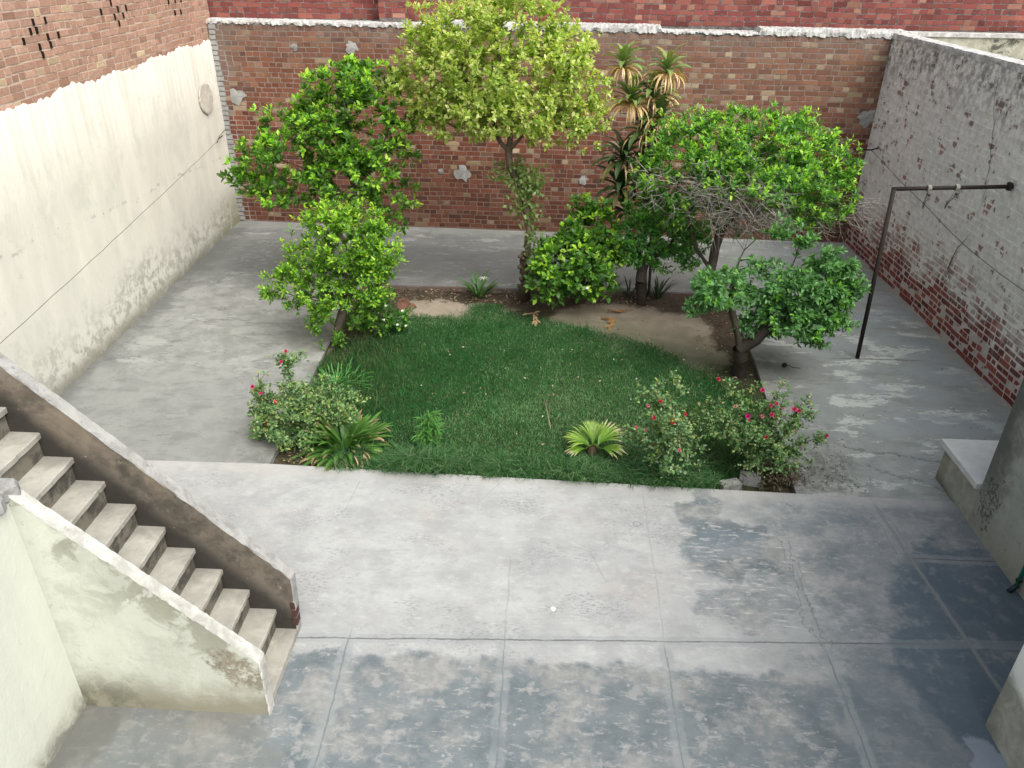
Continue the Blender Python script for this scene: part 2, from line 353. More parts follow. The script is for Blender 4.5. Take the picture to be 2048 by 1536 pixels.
def plaster_material(kind):
    g = Gm('plaster_' + kind, .9, .2)
    m = g.noise(1.3, 8, .62, .5); n8 = g.noise(7, 8, .68, .4); n = g.noise(40, 5, .7); v = g.noise(1.6, 6, .6, .3, g.vscale((1.6, 1.6, .45)))
    if kind == 'cream':
        c = g.mix(v.ss(.3, .7), (.71, .69, .605), (.62, .605, .53))
        c = g.mix(m.ss(.52, .7) * .5, c, (.55, .53, .48))
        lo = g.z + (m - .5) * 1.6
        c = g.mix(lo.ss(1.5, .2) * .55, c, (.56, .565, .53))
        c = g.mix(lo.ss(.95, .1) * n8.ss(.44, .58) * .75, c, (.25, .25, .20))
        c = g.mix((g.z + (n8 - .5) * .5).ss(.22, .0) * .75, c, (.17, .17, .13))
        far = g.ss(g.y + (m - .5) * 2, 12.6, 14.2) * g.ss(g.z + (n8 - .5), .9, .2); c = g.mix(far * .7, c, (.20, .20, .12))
        spx = g.noise(5.5, 9, .75, .6, g.vscale((1, 1, 1), (2, 5, 1))); c = g.mix(spx.ss(.62, .69) * .6, c, (.36, .36, .32))
        # a thin horizontal settlement line and fine cracks
        cr = (g.z - 1.52 + (g.y - 11) * .075 + (m - .5) * .45).abs(); c = g.mix(cr.ss(.04, .0) * n8.ss(.5, .6) * .7, c, (.33, .33, .30))
        cr = g.voro(.55, vec=g.vscale((1, 1, .8), (1, 2, 4))); c = g.mix((cr + (n8 - .5) * .012).ss(.004, .0) * n8.ss(.48, .56) * .25, c, (.35, .34, .30)); c = g.mix(g.noise(2.6, 9, .7, .3, g.vscale((1, 1, .7), (1, 9, 2))).ss(.52, .64) * .4, c, (.52, .53, .47))
    elif kind == 'house':
        c = g.mix(v.ss(.3, .7), (.58, .605, .53), (.53, .555, .485))
        lo = g.z + (n8 - .5) * .5 + (m - .5) * .4
        c = g.mix(lo.ss(.28, .05) * .8, c, (.33, .33, .28)); c = g.mix(lo.ss(.12, .0) * .7, c, (.14, .14, .12))
        c = g.mix(g.noise(6, 8, .7).ss(.66, .7) * .4, c, (.4, .4, .35))
    elif kind == 'stair_face':
        c = g.mix(v.ss(.3, .7), (.54, .56, .48), (.44, .46, .40)); c = g.mix(m.ss(.45, .62) * .5, c, (.40, .415, .36)); c = g.mix(g.noise(11, 9, .75, .3, g.vscale((1, 1, 1), (7, 1, 1))).ss(.60, .66) * .5, c, (.25, .25, .20))
        # height below the sloping coping
        top = g.z - (.57 + (-1.79 - g.x) * .97)
        nearc = (top * -1.0)                           # 0 at coping
        pat = g.noise(3.4, 8, .66, .6, g.vscale((1, 1, 1), (2, 0, 1)))
        c = g.mix(nearc.ss(.75, .05) * pat.ss(.47, .55) * .75, c, (.20, .20, .15)); c = g.mix(g.noise(2.2, 10, .72, 0, g.vscale((1, 1, 1), (8, 2, 4))).ss(.50, .60) * .45, c, (.33, .345, .29))
        brn = g.gauss
        e = ((g.x + 1.98 + (g.z - .5) * .6) * (g.x + 1.98 + (g.z - .5) * .6) / .022 + (g.z - .45) * (g.z - .45) / .05 + (n8 - .5) * 5.5 + (pat - .5) * 4)
        c = g.mix(e.ss(1.4, .4) * .8 * g.noise(14, 7, .7).ss(.36, .52), c, g.mix(n8.ss(.4, .6), (.13, .105, .07), (.20, .165, .115)))
        c = g.mix((g.z + (n8 - .5) * .35).ss(.38, .04) * .85, c, (.20, .185, .13))
        c = g.mix(((g.z + (m - .5) * .5) .ss(.5, .1)) * g.ss(g.x, -2.3, -3.0) * .9 * n8.ss(.35, .55), c, (.12, .12, .09))
        c = g.mix(g.noise(6, 8, .7).ss(.60, .7) * .45, c, (.33, .34, .29))
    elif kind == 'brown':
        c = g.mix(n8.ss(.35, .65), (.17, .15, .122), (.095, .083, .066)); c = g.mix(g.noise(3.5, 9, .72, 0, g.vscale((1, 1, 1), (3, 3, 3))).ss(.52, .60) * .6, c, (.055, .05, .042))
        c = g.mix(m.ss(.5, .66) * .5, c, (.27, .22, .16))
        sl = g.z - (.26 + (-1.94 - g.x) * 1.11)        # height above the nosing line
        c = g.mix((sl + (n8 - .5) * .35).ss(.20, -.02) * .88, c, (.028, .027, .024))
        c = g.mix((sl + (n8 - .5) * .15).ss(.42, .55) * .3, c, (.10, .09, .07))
        c = g.mix(g.noise(11, 8, .75).ss(.64, .68) * .5, c, (.42, .38, .31))
    elif kind == 'coping':
        c = g.mix(n8.ss(.35, .65), (.50, .50, .465), (.33, .33, .30)); c = g.mix(g.noise(16, 6, .7).ss(.6, .68) * .6, c, (.2, .19, .17))
    elif kind == 'tread':
        c = g.mix(n8.ss(.3, .7), (.40, .39, .345), (.31, .305, .265)); c = g.mix(g.noise(2.5, 6, .6).ss(.5, .7) * .5, c, (.33, .32, .28))
        c = g.mix(g.ss(g.y + (n8 - .5) * .3, 4.0, 4.25) * .6, c, (.13, .125, .11)); c = g.mix(g.noise(16, 8, .75).ss(.60, .68) * .5, c, (.2, .19, .16)); c = g.mix(g.noise(4, 9, .7, 0, g.vscale((1, 1, 1), (5, 5, 1))).ss(.54, .60) * .4, c, (.27, .265, .23))
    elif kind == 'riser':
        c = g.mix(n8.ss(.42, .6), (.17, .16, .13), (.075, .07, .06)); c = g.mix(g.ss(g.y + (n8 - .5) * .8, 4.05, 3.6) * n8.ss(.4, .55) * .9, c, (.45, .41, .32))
    elif kind == 'cement':
        c = g.mix(n8.ss(.35, .65), (.34, .34, .33), (.20, .20, .19)); c = g.mix(m.ss(.5, .65) * .6, c, (.33, .33, .31)); c = g.mix(g.noise(20, 6, .75).ss(.58, .66) * .6, c, (.10, .10, .095))
    elif kind == 'cap':
        c = g.mix(n8.ss(.35, .6), (.58, .58, .56), (.36, .36, .35)); c = g.mix(g.noise(22, 6, .75).ss(.55, .62) * .7, c, (.16, .15, .14))
    elif kind == 'mossy':
        c = g.mix(n8.ss(.35, .65), (.40, .40, .33), (.28, .28, .22)); c = g.mix(g.noise(2.6, 8, .7, .6, g.vscale((1, 1, 1.6))).ss(.54, .62) * .85, c, (.05, .05, .04))
    elif kind == 'grey':
        c = g.mix(n8.ss(.35, .65), (.30, .32, .31), (.20, .215, .205)); c = g.mix(m.ss(.45, .65) * .6, c, (.36, .375, .33))
        edge = (g.y + (n8 - .5) * .5 + (m - .5) * .6).ss(5.55, 5.95) * (g.z + m * .6).ss(.5, 1.1); c = g.mix(edge * .85, c, (.075, .08, .078))
        c = g.mix((g.z + (n8 - .5) * .5).ss(.5, .0) * .5, c, (.27, .26, .21))
        r = g.noise(6, 7, .7).ss(.6, .66) * g.ss(g.z, .6, .2); c = g.mix(r * .6, c, (.20, .09, .07))
        k = ((g.y - 5.78) * (g.y - 5.78) / .02 + (g.z - .38) * (g.z - .38) / .09 + (n8 - .5) * 9).ss(1.0, .3) * g.noise(30, 6, .75).ss(.42, .54); c = g.mix(k * .8, c, (.05, .05, .048))
    elif kind == 'plinth':
        c = g.mix(n8.ss(.35, .65), (.34, .34, .30), (.26, .26, .22)); c = g.mix((g.z + (g.y - 6.66) * -.22 + (n8 - .5) * .18).ss(.16, .02) * .85, c, (.10, .105, .095)); c = g.mix(g.gauss(4.13, 6.6, 5, .09) * .4, c, (.2, .17, .13))
    elif kind == 'slab':
        c = g.mix(n8.ss(.3, .7), (.54, .56, .55), (.46, .48, .47)); c = g.mix(g.noise(3, 7, .6).ss(.55, .7) * .4, c, (.62, .63, .61))
    elif kind == 'white':
        lo = g.z + (n8 - .5) * .25 + (m - .5) * .5 - (g.y - 3.69) * .25
        c = g.mix(lo.ss(.62, .5), (.72, .75, .72), g.mix(n8.ss(.35, .65), (.38, .39, .33), (.26, .27, .23)))
        c = g.mix((g.y + (n8 - .5) * .3).ss(3.5, 3.72) * lo.ss(.7, .5) * .5, c, (.13, .13, .11))
    g.col(c); g.bump(n * .35 + n8 * .9 + m * .8, .5, .012)
    return g.mat

def leaf_material(name, rough=.42, trans=.5, spec=.45):
    g = Gm(name, rough, spec); c = g.attr()
    c = g.mix(g.noise(35, 2).ss(.3, .7) * .25, c, (.02, .05, .01))
    g.col(c)
    tr = g.nt.nodes.new('ShaderNodeBsdfTranslucent'); mx = g.nt.nodes.new('ShaderNodeMixShader'); mx.inputs[0].default_value = trans
    c2 = g.mix(1.0, c, (1.25, 1.3, .55), 'MULTIPLY'); g.nt.links.new(c2.k, tr.inputs[0])
    g.nt.links.new(g.bs.outputs[0], mx.inputs[1]); g.nt.links.new(tr.outputs[0], mx.inputs[2]); g.nt.links.new(mx.outputs[0], g.out.inputs[0])
    return g.mat
def plain(name, col, rough=.8, spec=.3, var=.35, scale=20, metal=0, bump=.3):
    g = Gm(name, rough, spec); n = g.noise(scale, 6, .65)
    g.col(g.mix(n.ss(.35, .65) * var, col, tuple(q * .35 for q in col))); g.bs.inputs['Metallic'].default_value = metal
    g.bump(n, bump, .004); return g.mat
def attr_mat(name, rough=.8, spec=.2, bscale=40):
    g = Gm(name, rough, spec); n = g.noise(bscale, 6, .7); g.col(g.mix(n.ss(.35, .7) * .5, g.attr(), (.03, .025, .02))); g.bump(n, .6, .006); return g.mat

M = dict(
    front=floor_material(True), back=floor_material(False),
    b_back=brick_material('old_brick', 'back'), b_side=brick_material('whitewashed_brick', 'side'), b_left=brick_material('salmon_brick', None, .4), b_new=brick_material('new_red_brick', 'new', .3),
    m_back=mortar_material('brown_mortar', 'back'), m_side=mortar_material('limewash_mortar', 'side'), m_left=mortar_material('buff_mortar', 'left'), m_new=mortar_material('dark_mortar', 'new'),
    bark=attr_mat('bark', .95, .1, 30), leaf=leaf_material('leaf'), strap=leaf_material('strap_leaf', .45, .25), dull=leaf_material('dull_leaf', .65, .3, .2), petal=leaf_material('petal', .6, .3, .2), dry=leaf_material('dry_leaf', .9, .15, .1),
    grass=leaf_material('grass_blade', .7, .3, .12), iron=plain('rusty_iron', (.032, .026, .022), .8, .25, .5, 30), wire=plain('dull_wire', (.12, .11, .10), .8, .2), clay=plain('terracotta', (.16, .085, .06), .9, .2, .5, 25),
    pipe=plain('green_plastic_pipe', (.01, .16, .12), .5, .4, .2), pipe2=plain('dark_pipe', (.012, .03, .035), .5, .4, .3), rag=attr_mat('rag_cloth', .95, .05, 60), white=plain('white_plastic', (.75, .75, .72), .6, .3, .15), dark=plain('slot_shade_and_crack', (.02, .017, .015), 1, 0, .3), fruit=plain('dark_fruit', (.02, .02, .012), .6, .3, .3))  # dark paints the shade inside the vent slots, also colours the cracks
for k in 'cream house stair_face brown coping tread riser cement cap mossy grey plinth slab white'.split(): M['p_' + k] = plaster_material(k)

# ================================================================= THE YARD FLOOR
FL, FR, BR, BL = (-2.75, 6.45), (2.62, 6.29), (2.9, 11.45), (-2.85, 11.4)
m = MB(); edge = [(-7.5, 6.52), (-4, 6.43), FL, (1.82, 6.31), FR, (4.1, 6.26), (7.5, 6.2)]
poly = [(-7.5, -3), (7.5, -3)] + edge[::-1]
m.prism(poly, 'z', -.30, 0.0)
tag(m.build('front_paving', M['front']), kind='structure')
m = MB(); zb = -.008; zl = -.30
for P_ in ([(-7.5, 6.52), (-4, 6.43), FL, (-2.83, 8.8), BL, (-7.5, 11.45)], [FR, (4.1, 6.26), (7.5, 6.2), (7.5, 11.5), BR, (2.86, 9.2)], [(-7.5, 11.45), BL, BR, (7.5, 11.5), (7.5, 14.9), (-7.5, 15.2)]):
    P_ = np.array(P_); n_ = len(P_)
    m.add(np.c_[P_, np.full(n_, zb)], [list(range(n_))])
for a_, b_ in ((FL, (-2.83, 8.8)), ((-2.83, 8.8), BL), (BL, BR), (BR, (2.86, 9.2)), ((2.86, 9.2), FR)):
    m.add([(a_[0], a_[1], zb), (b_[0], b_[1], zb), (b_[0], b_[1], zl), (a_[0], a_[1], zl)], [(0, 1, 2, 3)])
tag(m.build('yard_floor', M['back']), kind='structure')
g = Gm('far_ground', .95, .1); g.col(g.mix(g.noise(.4, 6).ss(.4, .6), (.27, .23, .18), (.18, .16, .13)))
m = MB(); m.add([(-250, -250, -.35), (250, -250, -.35), (250, 250, -.35), (-250, 250, -.35)], [(0, 1, 2, 3)]); tag(m.build('ground', g.mat), kind='structure')

# soil of the bed
g = Gm('garden_soil', .97, .1)
n_ = g.noise(2.2, 7, .6, .5); n8 = g.noise(16, 7, .7); n3 = g.noise(60, 4, .7)
wob = ((g.noise(1.5, 5, .6) - .5) * .9, (g.noise(1.6, 5, .6, 0, g.vscale((1, 1, 1), (4, 4, 4))) - .5) * .9)
sand = g.gauss(1.3, 10.1, 1.25, 1.05, wob)._m('MAXIMUM', g.gauss(-1.3, 10.6, 1.0, .45, wob))._m('MAXIMUM', g.gauss(2.0, 9.3, .55, .6, wob))
c = g.mix(n8.ss(.35, .65), (.085, .066, .048), (.05, .04, .03))
c = g.mix((sand + (n8 - .5) * .7 + (n_ - .5) * .6).ss(.2, .75), c, g.mix(n_.ss(.35, .65), (.30, .26, .205), (.23, .20, .155)))
c = g.mix(n3.ss(.62, .7) * .5, c, (.35, .30, .25))
lawn = g.gauss(.0, 8.0, 3.2, 2.6, wob); c = g.mix(lawn * .75, c, (.035, .06, .022))
g.col(c); g.bump(n8 + n3 * .4, .9, .02)
m = MB(); nx, ny = 90, 84
X, Y = np.meshgrid(np.linspace(-2.95, 3.0, nx), np.linspace(6.2, 11.5, ny))
Z = -.085 + .012 * np.sin(X * 3.1 + 1) * np.cos(Y * 2.3) + .008 * np.sin(X * 9 + Y * 7) + .006 * rng.standard_normal(X.shape)
V = np.c_[X.ravel(), Y.ravel(), Z.ravel()]; I = np.arange(nx * ny).reshape(ny, nx)
m.add(V, np.c_[I[:-1, :-1].ravel(), I[:-1, 1:].ravel(), I[1:, 1:].ravel(), I[1:, :-1].ravel()])
tag(m.build('soil', g.mat, smooth=True), kind='structure')

# ================================================================= BRICKWORK
PAL = dict(
    back=[((.235, .083, .05), 7), ((.20, .064, .040), 5), ((.27, .115, .068), 4), ((.28, .155, .095), 1.6), ((.40, .30, .18), .5), ((.135, .055, .042), 2)],
    tan=[((.46, .37, .25), 3), ((.40, .30, .20), 2), ((.22, .10, .08), 2), ((.30, .17, .13), 2)],
    left=[((.43, .265, .195), 5), ((.40, .24, .175), 4), ((.46, .29, .22), 3), ((.36, .21, .155), 1), ((.50, .38, .25), .25)],
    side=[((.20, .055, .048), 6), ((.165, .045, .042), 4), ((.26, .085, .068), 2), ((.14, .05, .045), 3)],
    new=[((.26, .075, .065), 5), ((.21, .06, .055), 4), ((.31, .11, .085), 3), ((.36, .18, .13), 1)])
def pick(key, n):
    P_ = PAL[key]; w_ = np.array([q[1] for q in P_], float); idx = rng.choice(len(P_), n, p=w_ / w_.sum())
    return np.array([q[0] for q in P_])[idx] * {'back': .70, 'tan': .74, 'new': .80, 'left': 1.0, 'side': 1.05}[key] * (1 + (.09 if key == 'left' else .16) * rng.standard_normal((n, 1))).clip(.6, 1.4)
def bricks(mb, o, d, nrm, L, z0, z1, pal, course=.0845, bond='english', jit=.003, keep=None, bl=.229, joint=.0125, proud=.0035, palfn=None, mi=0, top_header=False, zoff=0.0, capfn=None):
    """real bricks standing `proud` of the plane through o with direction d and outward normal nrm"""
    o = np.array(o, float); d = np.array(d, float) / np.linalg.norm(d); nrm = np.array(nrm, float); nrm /= np.linalg.norm(nrm)
    rows = int(round((z1 - z0) / course)); A = []
    for r in range(rows):
        zb_ = z0 + r * course
        hdr = (r % 2 == 1) if bond == 'english' else (bond == 'mixed' and r % 5 == 4)
        if top_header and r == rows - 1: hdr = True
        ln = (.114 if hdr else bl) + joint
        s = -(.5 * ln if r % 2 else 0) - (.057 if hdr else 0) + random.uniform(-.02, .02)
        while s < L:
            l_ = ln * (1 + random.uniform(-.05, .05)) if not (not hdr and random.random() < .10) else ln * .5
            a, b = max(s, 0), min(s + l_ - joint, L)
            if b - a > .03: A.append((a, b, zb_, zb_ + course - joint * .95, r))
            s += l_
    A = np.array(A)
    if keep is not None: A = A[keep((A[:, 0] + A[:, 1]) / 2, (A[:, 2] + A[:, 3]) / 2)]
    n = len(A); J = lambda k=1.0: rng.uniform(-jit, jit, n) * k
    wav = .007 * np.sin(A[:, 0] * 1.7 + A[:, 2]) + .004 * np.sin(A[:, 0] * 6.1 + A[:, 2] * 3)
    s0, s1, zz0, zz1 = A[:, 0] + J(), A[:, 1] + J(), A[:, 2] + J() + wav, A[:, 3] + J() + wav
    e = .003; pr = proud + J(.45); til = J(.25)
    V = np.zeros((n, 8, 3))
    for i, (ss, zz, k) in enumerate(((s0, zz0, 0), (s1, zz0, 0), (s1, zz1, 0), (s0, zz1, 0), (s0 + e, zz0 + e, 1), (s1 - e, zz0 + e, 1), (s1 - e, zz1 - e, 1), (s0 + e, zz1 - e, 1))):
        hh = (pr + (til if i in (4, 7) else -til)) if k else np.full(n, -.004)
        V[:, i] = o + ss[:, None] * d + zz[:, None] * np.array([0, 0, 1.0]) + hh[:, None] * nrm
        if k: V[:, i] += rng.uniform(-.0018, .0018, (n, 3))
    Fq = np.array([(4, 5, 6, 7), (0, 1, 5, 4), (1, 2, 6, 5), (2, 3, 7, 6), (3, 0, 4, 7)])
    if np.cross(d, [0, 0, 1]) @ nrm < 0: Fq = Fq[:, ::-1]
    Fs = (Fq[None] + (np.arange(n) * 8)[:, None, None]).reshape(-1, 4)
    C = pick(pal, n)
    if palfn is not None:
        mk, alt = palfn((A[:, 0] + A[:, 1]) / 2, A[:, 2]); C2 = pick(alt, n); C[mk] = C2[mk]
    mb.add(V.reshape(-1, 3), Fs, np.repeat(C, 8, 0), mi)
    return A

# --- rear brick wall (old brick, broken lime coping)
WB0, WB1 = np.array([-5.915, 14.414]), np.array([5.631, 14.089])
dB = (WB1 - WB0) / np.linalg.norm(WB1 - WB0); nB = np.array([dB[1], -dB[0], 0]); LB = np.linalg.norm(WB1 - WB0)
T = thing('brick_wall', 'long old red and tan brick wall behind the trees with crumbling cement top', 'wall', (0, 14.3, 0))
def wallbox(mb, p, q, th, z0, z1, side, mi=0):
    d = (np.array(q) - p) / np.linalg.norm(np.array(q) - p); n = np.array([d[1], -d[0]]) * side
    a, b = np.array(p, float), np.array(q, float); c, e = b - n * th, a - n * th
    mb.prism([a, b, c, e], 'z', z0, z1, mi)
m = MB(); wallbox(m, WB0 - dB * .2, WB1 + dB * .22, .23, -.3, 3.50, 1); m.build('mortar', M['m_back'], T)
m = MB()
def tanband(s, z):
    p = np.where((s > 6.2) & (z > 1.2) & (z < 3.3), .55, .10) * (np.floor(z / .0845) % 2 == 1) + .03
    return rng.random(len(s)) < p * (.45 + .55 * np.sin(s * 1.3 + z * 5) ** 2), 'tan'
bricks(m, (*WB0, 0), (*dB, 0), nB, LB, .02, 3.49, 'back', palfn=tanband, top_header=True, jit=.0038)
m.build('bricks', M['b_back'], T)
def rough_strip(mb, p, q, w0, z0, z1, nrm, n=160, amp=.02, lip=.02, skip=None):
    """an uneven mortar cap running from p to q: ragged front lip, lumpy top"""
    p = np.array(p, float); q = np.array(q, float); V = []; k = 6
    for i in range(n):
        t = i / (n - 1); c = p + (q - p) * t
        r = rng.uniform(-1, 1, k)
        a = 1.0 if skip is None else skip(t)
        sw = .5 * math.sin(i * .31) + .5 * math.sin(i * .83 + 1)
        pr = [(lip * (1 + .6 * sw) + amp * r[0] * .6, z0 + amp * r[1] - .012 * sw), (lip + amp * .5 * r[1], z0 + (z1 - z0) * .55 * a + amp * r[2] * .4), (lip * .4 + amp * r[2] * .5, z0 + (z1 - z0) * .95 * a + amp * .5 * r[3]),
              (-w0 * .4, z0 + (z1 - z0) * a + amp * .45 * r[4]), (-w0 * .75, z0 + (z1 - z0) * a + amp * .5 * r[5]), (-w0, z0 + (z1 - z0) * .9 * a + amp * .3 * r[0])]
        for (h, z) in pr: V.append([c[0] + nrm[0] * h, c[1] + nrm[1] * h, z])
    f = [(i * k + j, (i + 1) * k + j, (i + 1) * k + j + 1, i * k + j + 1) for i in range(n - 1) for j in range(k - 1)]
    mb.add(V, f)
m = MB()
gap = lambda t: .35 if .665 < t < .80 else (.55 if t < .33 else 1.0)
rough_strip(m, WB0 - dB * .1, WB1 + dB * .2, .42, 3.49, 3.60, nB, 420, .016, .02, gap)
m.build('coping', M['p_cap'], T)
m = MB()     # grey cement smears left on the face
for (u, v, r) in ((468, 195, .13), (700, 96, .10), (925, 350, .13), (1727, 232, .14), (585, 95, .06), (1166, 360, .08), (880, 345, .05)):
    c_ = AY(u, v, 14.22 + (0.0)); c_[1] = WB0[1] + (c_[0] - WB0[0]) * dB[1] / dB[0] - .012
    th = np.linspace(0, 2 * np.pi, 17)[:-1]; rr = r * (1 + .35 * rng.uniform(-1, 1, 16))
    V = [c_ + np.array([0, -.012, 0])] + [c_ + np.array([np.cos(t) * q * 1.0, -.002, np.sin(t) * q]) for t, q in zip(th, rr)]
    m.add(V, [(0, 1 + i, 1 + (i + 1) % 16) for i in range(16)][::1])
m.build('cement_patch', M['p_cement'], T)
m = MB()     # toothed joint column at the left end
for k in range(41):
    x = -5.9 + rng.uniform(0, .02); z = .02 + k * .0845
    yy = WB0[1] + (x + .1 - WB0[0]) * dB[1] / dB[0]
    m.box(x, x + rng.uniform(.09, .13), yy - .022 - rng.uniform(0, .008), yy + .01, z, z + .07)
m.build('brick_toothing', M['p_cement'], T)

# --- new red wall of the house beyond
T = thing('red_brick_wall', 'bright new red brick wall of the plot beyond, rising above the old coping', 'wall', (0, 14.8, 0))
m = MB(); m.box(-6.3, 12, 14.78, 15.0, 2.8, 5.4); m.build('mortar', M['m_new'], T)
m = MB(); bricks(m, (-6.1, 14.78, 0), (1, 0, 0), (0, -1, 0), 17.5, 3.56, 5.3, 'new', joint=.009, jit=.005); m.build('bricks', M['b_new'], T)
P_ = thing('pier', None, None, (-2.7, 14.5, 3.5)); P_.parent = T; P_.matrix_parent_inverse = T.matrix_world.inverted()
m = MB(); m.box(-2.92, -2.46, 14.50, 14.779, 3.5, 5.4); m.build('mortar', M['m_new'], P_)
m = MB(); bricks(m, (-2.93, 14.50, 0), (1, 0, 0), (0, -1, 0), .47, 3.62, 5.3, 'new', joint=.009, jit=.004, bond='mixed'); bricks(m, (-2.46, 14.49, 0), (0, 1, 0), (1, 0, 0), .28, 3.62, 5.3, 'new', joint=.009); m.build('bricks', M['b_new'], P_)

# --- left wall: cream plaster below, open brickwork above
XL = lambda y: -5.69 - (y - 7.72) * .0336
pL0, pL1 = np.array([XL(3.0), 3.0]), np.array([XL(14.6), 14.6]); dL = (pL1 - pL0) / np.linalg.norm(pL1 - pL0); nL = np.array([dL[1], -dL[0], 0]); LL = np.linalg.norm(pL1 - pL0)
T = thing('plastered_wall', 'tall side wall with cream lime plaster below and bare salmon brick above', 'wall', (-5.8, 9, 0))
m = MB(); wallbox(m, pL0, pL1, .23, -.3, 5.6, 1); m.build('mortar', M['m_left'], T)
slots = []
for (u0, v0, uu) in ((72, 84, 3), (236, 30, 3), (362, 12, 3)):
    c_ = AX(u0, v0, -5.78); slots.append((c_[1] - 3.0, c_[2]))
def keepL(s, z):
    k = np.ones(len(s), bool); return k
m = MB(); A = bricks(m, (*pL0, 0), (*dL, 0), nL, LL, 3.02, 5.5, 'left', bond='mixed', jit=.005, proud=.005, joint=.013)
m.build('bricks', M['b_left'], T)
m = MB()
for (s0, z0) in slots:
    for k, (ds, dz) in enumerate(((-.30, .0), (-.10, -.09), (.10, .0), (-.2, .09), (.0, .09), (.2, -.09), (.30, .0), (.1, .17), (-.1, .17), (0, -.17))):
        r_ = round((z0 + dz - 3.02) / .0845); zc = 3.02 + r_ * .0845 + .036
        row = A[np.abs(A[:, 4] - r_) < .5]
        if len(row) == 0: continue
        sj = row[np.argmin(np.abs(row[:, 1] - (s0 + ds))), 1] + .005
        p = np.array([*(pL0 + dL * sj), zc]); a = .014
        for q in (0,):
            V = [p + np.array([*(dL * sx * a), 0]) + nL * hy + np.array([0, 0, sz * .036]) for hy in (-.05, .019) for sz in (-1, 1) for sx in (-1, 1)]
            m.add(V, [(0, 2, 3, 1), (4, 5, 7, 6), (0, 1, 5, 4), (2, 6, 7, 3), (0, 4, 6, 2), (1, 3, 7, 5)])
m.build('vent_slot_shade', M['dark'], T)  # solid dark blocks painted as the shade inside the open slots
# plaster coat: a real 2 cm skin with a ragged upper edge
m = MB(); ns = 420; V = []
for i in range(ns):
    s = LL * i / (ns - 1); y = 3 + s * dL[1]
    zt = 3.13 + .10 * ((y - 8.4) / 5.8) + .018 * math.sin(y * 2.1) + .022 * math.sin(y * 5.3 + 1) + .012 * math.sin(y * 17) + .008 * math.sin(y * 41) + rng.uniform(-.009, .009)
    b = np.array([*(pL0 + dL * s), 0])
    for (h, z) in ((.024, -.1), (.026, .06), (.022, zt * .33), (.026 + .006 * math.sin(y * .9), zt * .66), (.024, zt - .03), (.004, zt)): V.append(b + nL * h + np.array([0, 0, z]))
m.add(V, [(i * 6 + j, (i + 1) * 6 + j, (i + 1) * 6 + j + 1, i * 6 + j + 1) for i in range(ns - 1) for j in range(5)])
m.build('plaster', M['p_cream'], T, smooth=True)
c_ = AX(410, 197, -5.86); th = np.linspace(0, 2 * np.pi, 41)[:-1]; m = MB()
rr = 1 + .06 * rng.uniform(-1, 1, 40)
V = [c_ + nL * .031] + [c_ + nL * .030 + np.array([0, np.cos(t) * .27 * q, np.sin(t) * .235 * q]) for t, q in zip(th, rr)] + [c_ + nL * .02 + np.array([0, np.cos(t) * .29 * q, np.sin(t) * .255 * q]) for t, q in zip(th, rr)]
m.add(V, [(0, 1 + (i + 1) % 40, 1 + i) for i in range(40)]); m.f.append((np.array([(1 + i, 1 + (i + 1) % 40, 41 + (i + 1) % 40, 41 + i) for i in range(40)]), 0))
g = Gm('patch_cement', .9, .2); n8 = g.noise(9, 8, .7); c = g.mix(n8.ss(.38, .6), (.58, .55, .47), (.46, .43, .37)); c = g.mix(g.noise(14, 8, .75).ss(.6, .66), c, (.14, .13, .11)); g.col(c); g.bump(n8, .6, .02)
o = m.build('round_patch', g.mat, T); o['label'] = 'round darker cement patch'

# --- right wall: whitewashed brick with cement coping
pR0, pR1 = np.array([5.70, 2.5]), np.array([5.625, 14.3]); dR = (pR1 - pR0) / np.linalg.norm(pR1 - pR0); nR = np.array([-dR[1], dR[0], 0]); LR = np.linalg.norm(pR1 - pR0)
T = thing('whitewashed_wall', 'weathered brick side wall with flaking grey whitewash and red brick at its foot', 'wall', (5.7, 9, 0))
m = MB(); wallbox(m, pR0, pR1, .22, -.3, 3.50, -1); m.build('mortar', M['m_side'], T)
m = MB(); bricks(m, (*pR0, 0), (*dR, 0), nR, LR, .01, 3.49, 'side', bond='english', jit=.008, proud=.0025, joint=.018); m.build('bricks', M['b_side'], T)
m = MB(); rough_strip(m, pR0, pR1 + dR * .1, .25, 3.49, 3.57, nR, 260, .010, .012); m.build('coping', M['p_cap'], T)
m = MB()     # splits in the brickwork
def crack(mb, pts, w=.012):
    pts = [np.array(p, float) for p in pts]; Q = []
    for a, b in zip(pts[:-1], pts[1:]):
        for t in np.linspace(0, 1, 6)[:-1]: Q.append(a + (b - a) * t + rng.uniform(-.022, .022, 3) * (0, 1, 1))
    Q.append(pts[-1]); n = len(Q); V = []
    for i, q in enumerate(Q):
        ww = w * (1 - abs(2 * i / (n - 1) - 1) ** 2) * rng.uniform(.4, 1.2) + .002
        V += [q + np.array([-.0, ww, 0]), q + np.array([0, -ww, 0])]
    mb.add(V, [(2 * i, 2 * i + 1, 2 * i + 3, 2 * i + 2) for i in range(n - 1)])
RXP = lambda u, v: AX(u, v, 5.634)
crack(m, [RXP(1942, 465), RXP(1920, 490), RXP(1895, 535), RXP(1900, 570)], .009)
crack(m, [RXP(1998, 130), RXP(1990, 200), RXP(1985, 280), RXP(1970, 380), RXP(1960, 420)], .004)
m.build('crack', M['dark'], T)

# --- neighbour's plastered parapet past the right wall
T = thing('parapet_wall', 'low mossy plastered parapet beyond the whitewashed wall', 'wall', (8, 14.45, 0))
m = MB(); m.box(5.86, 14, 14.36, 14.55, -.3, 3.50); m.build('wall_face', M['p_mossy'], T)
m = MB(); m.box(5.86, 14, 14.335, 14.575, 3.50, 3.56); m.build('coping', M['p_cap'], T)

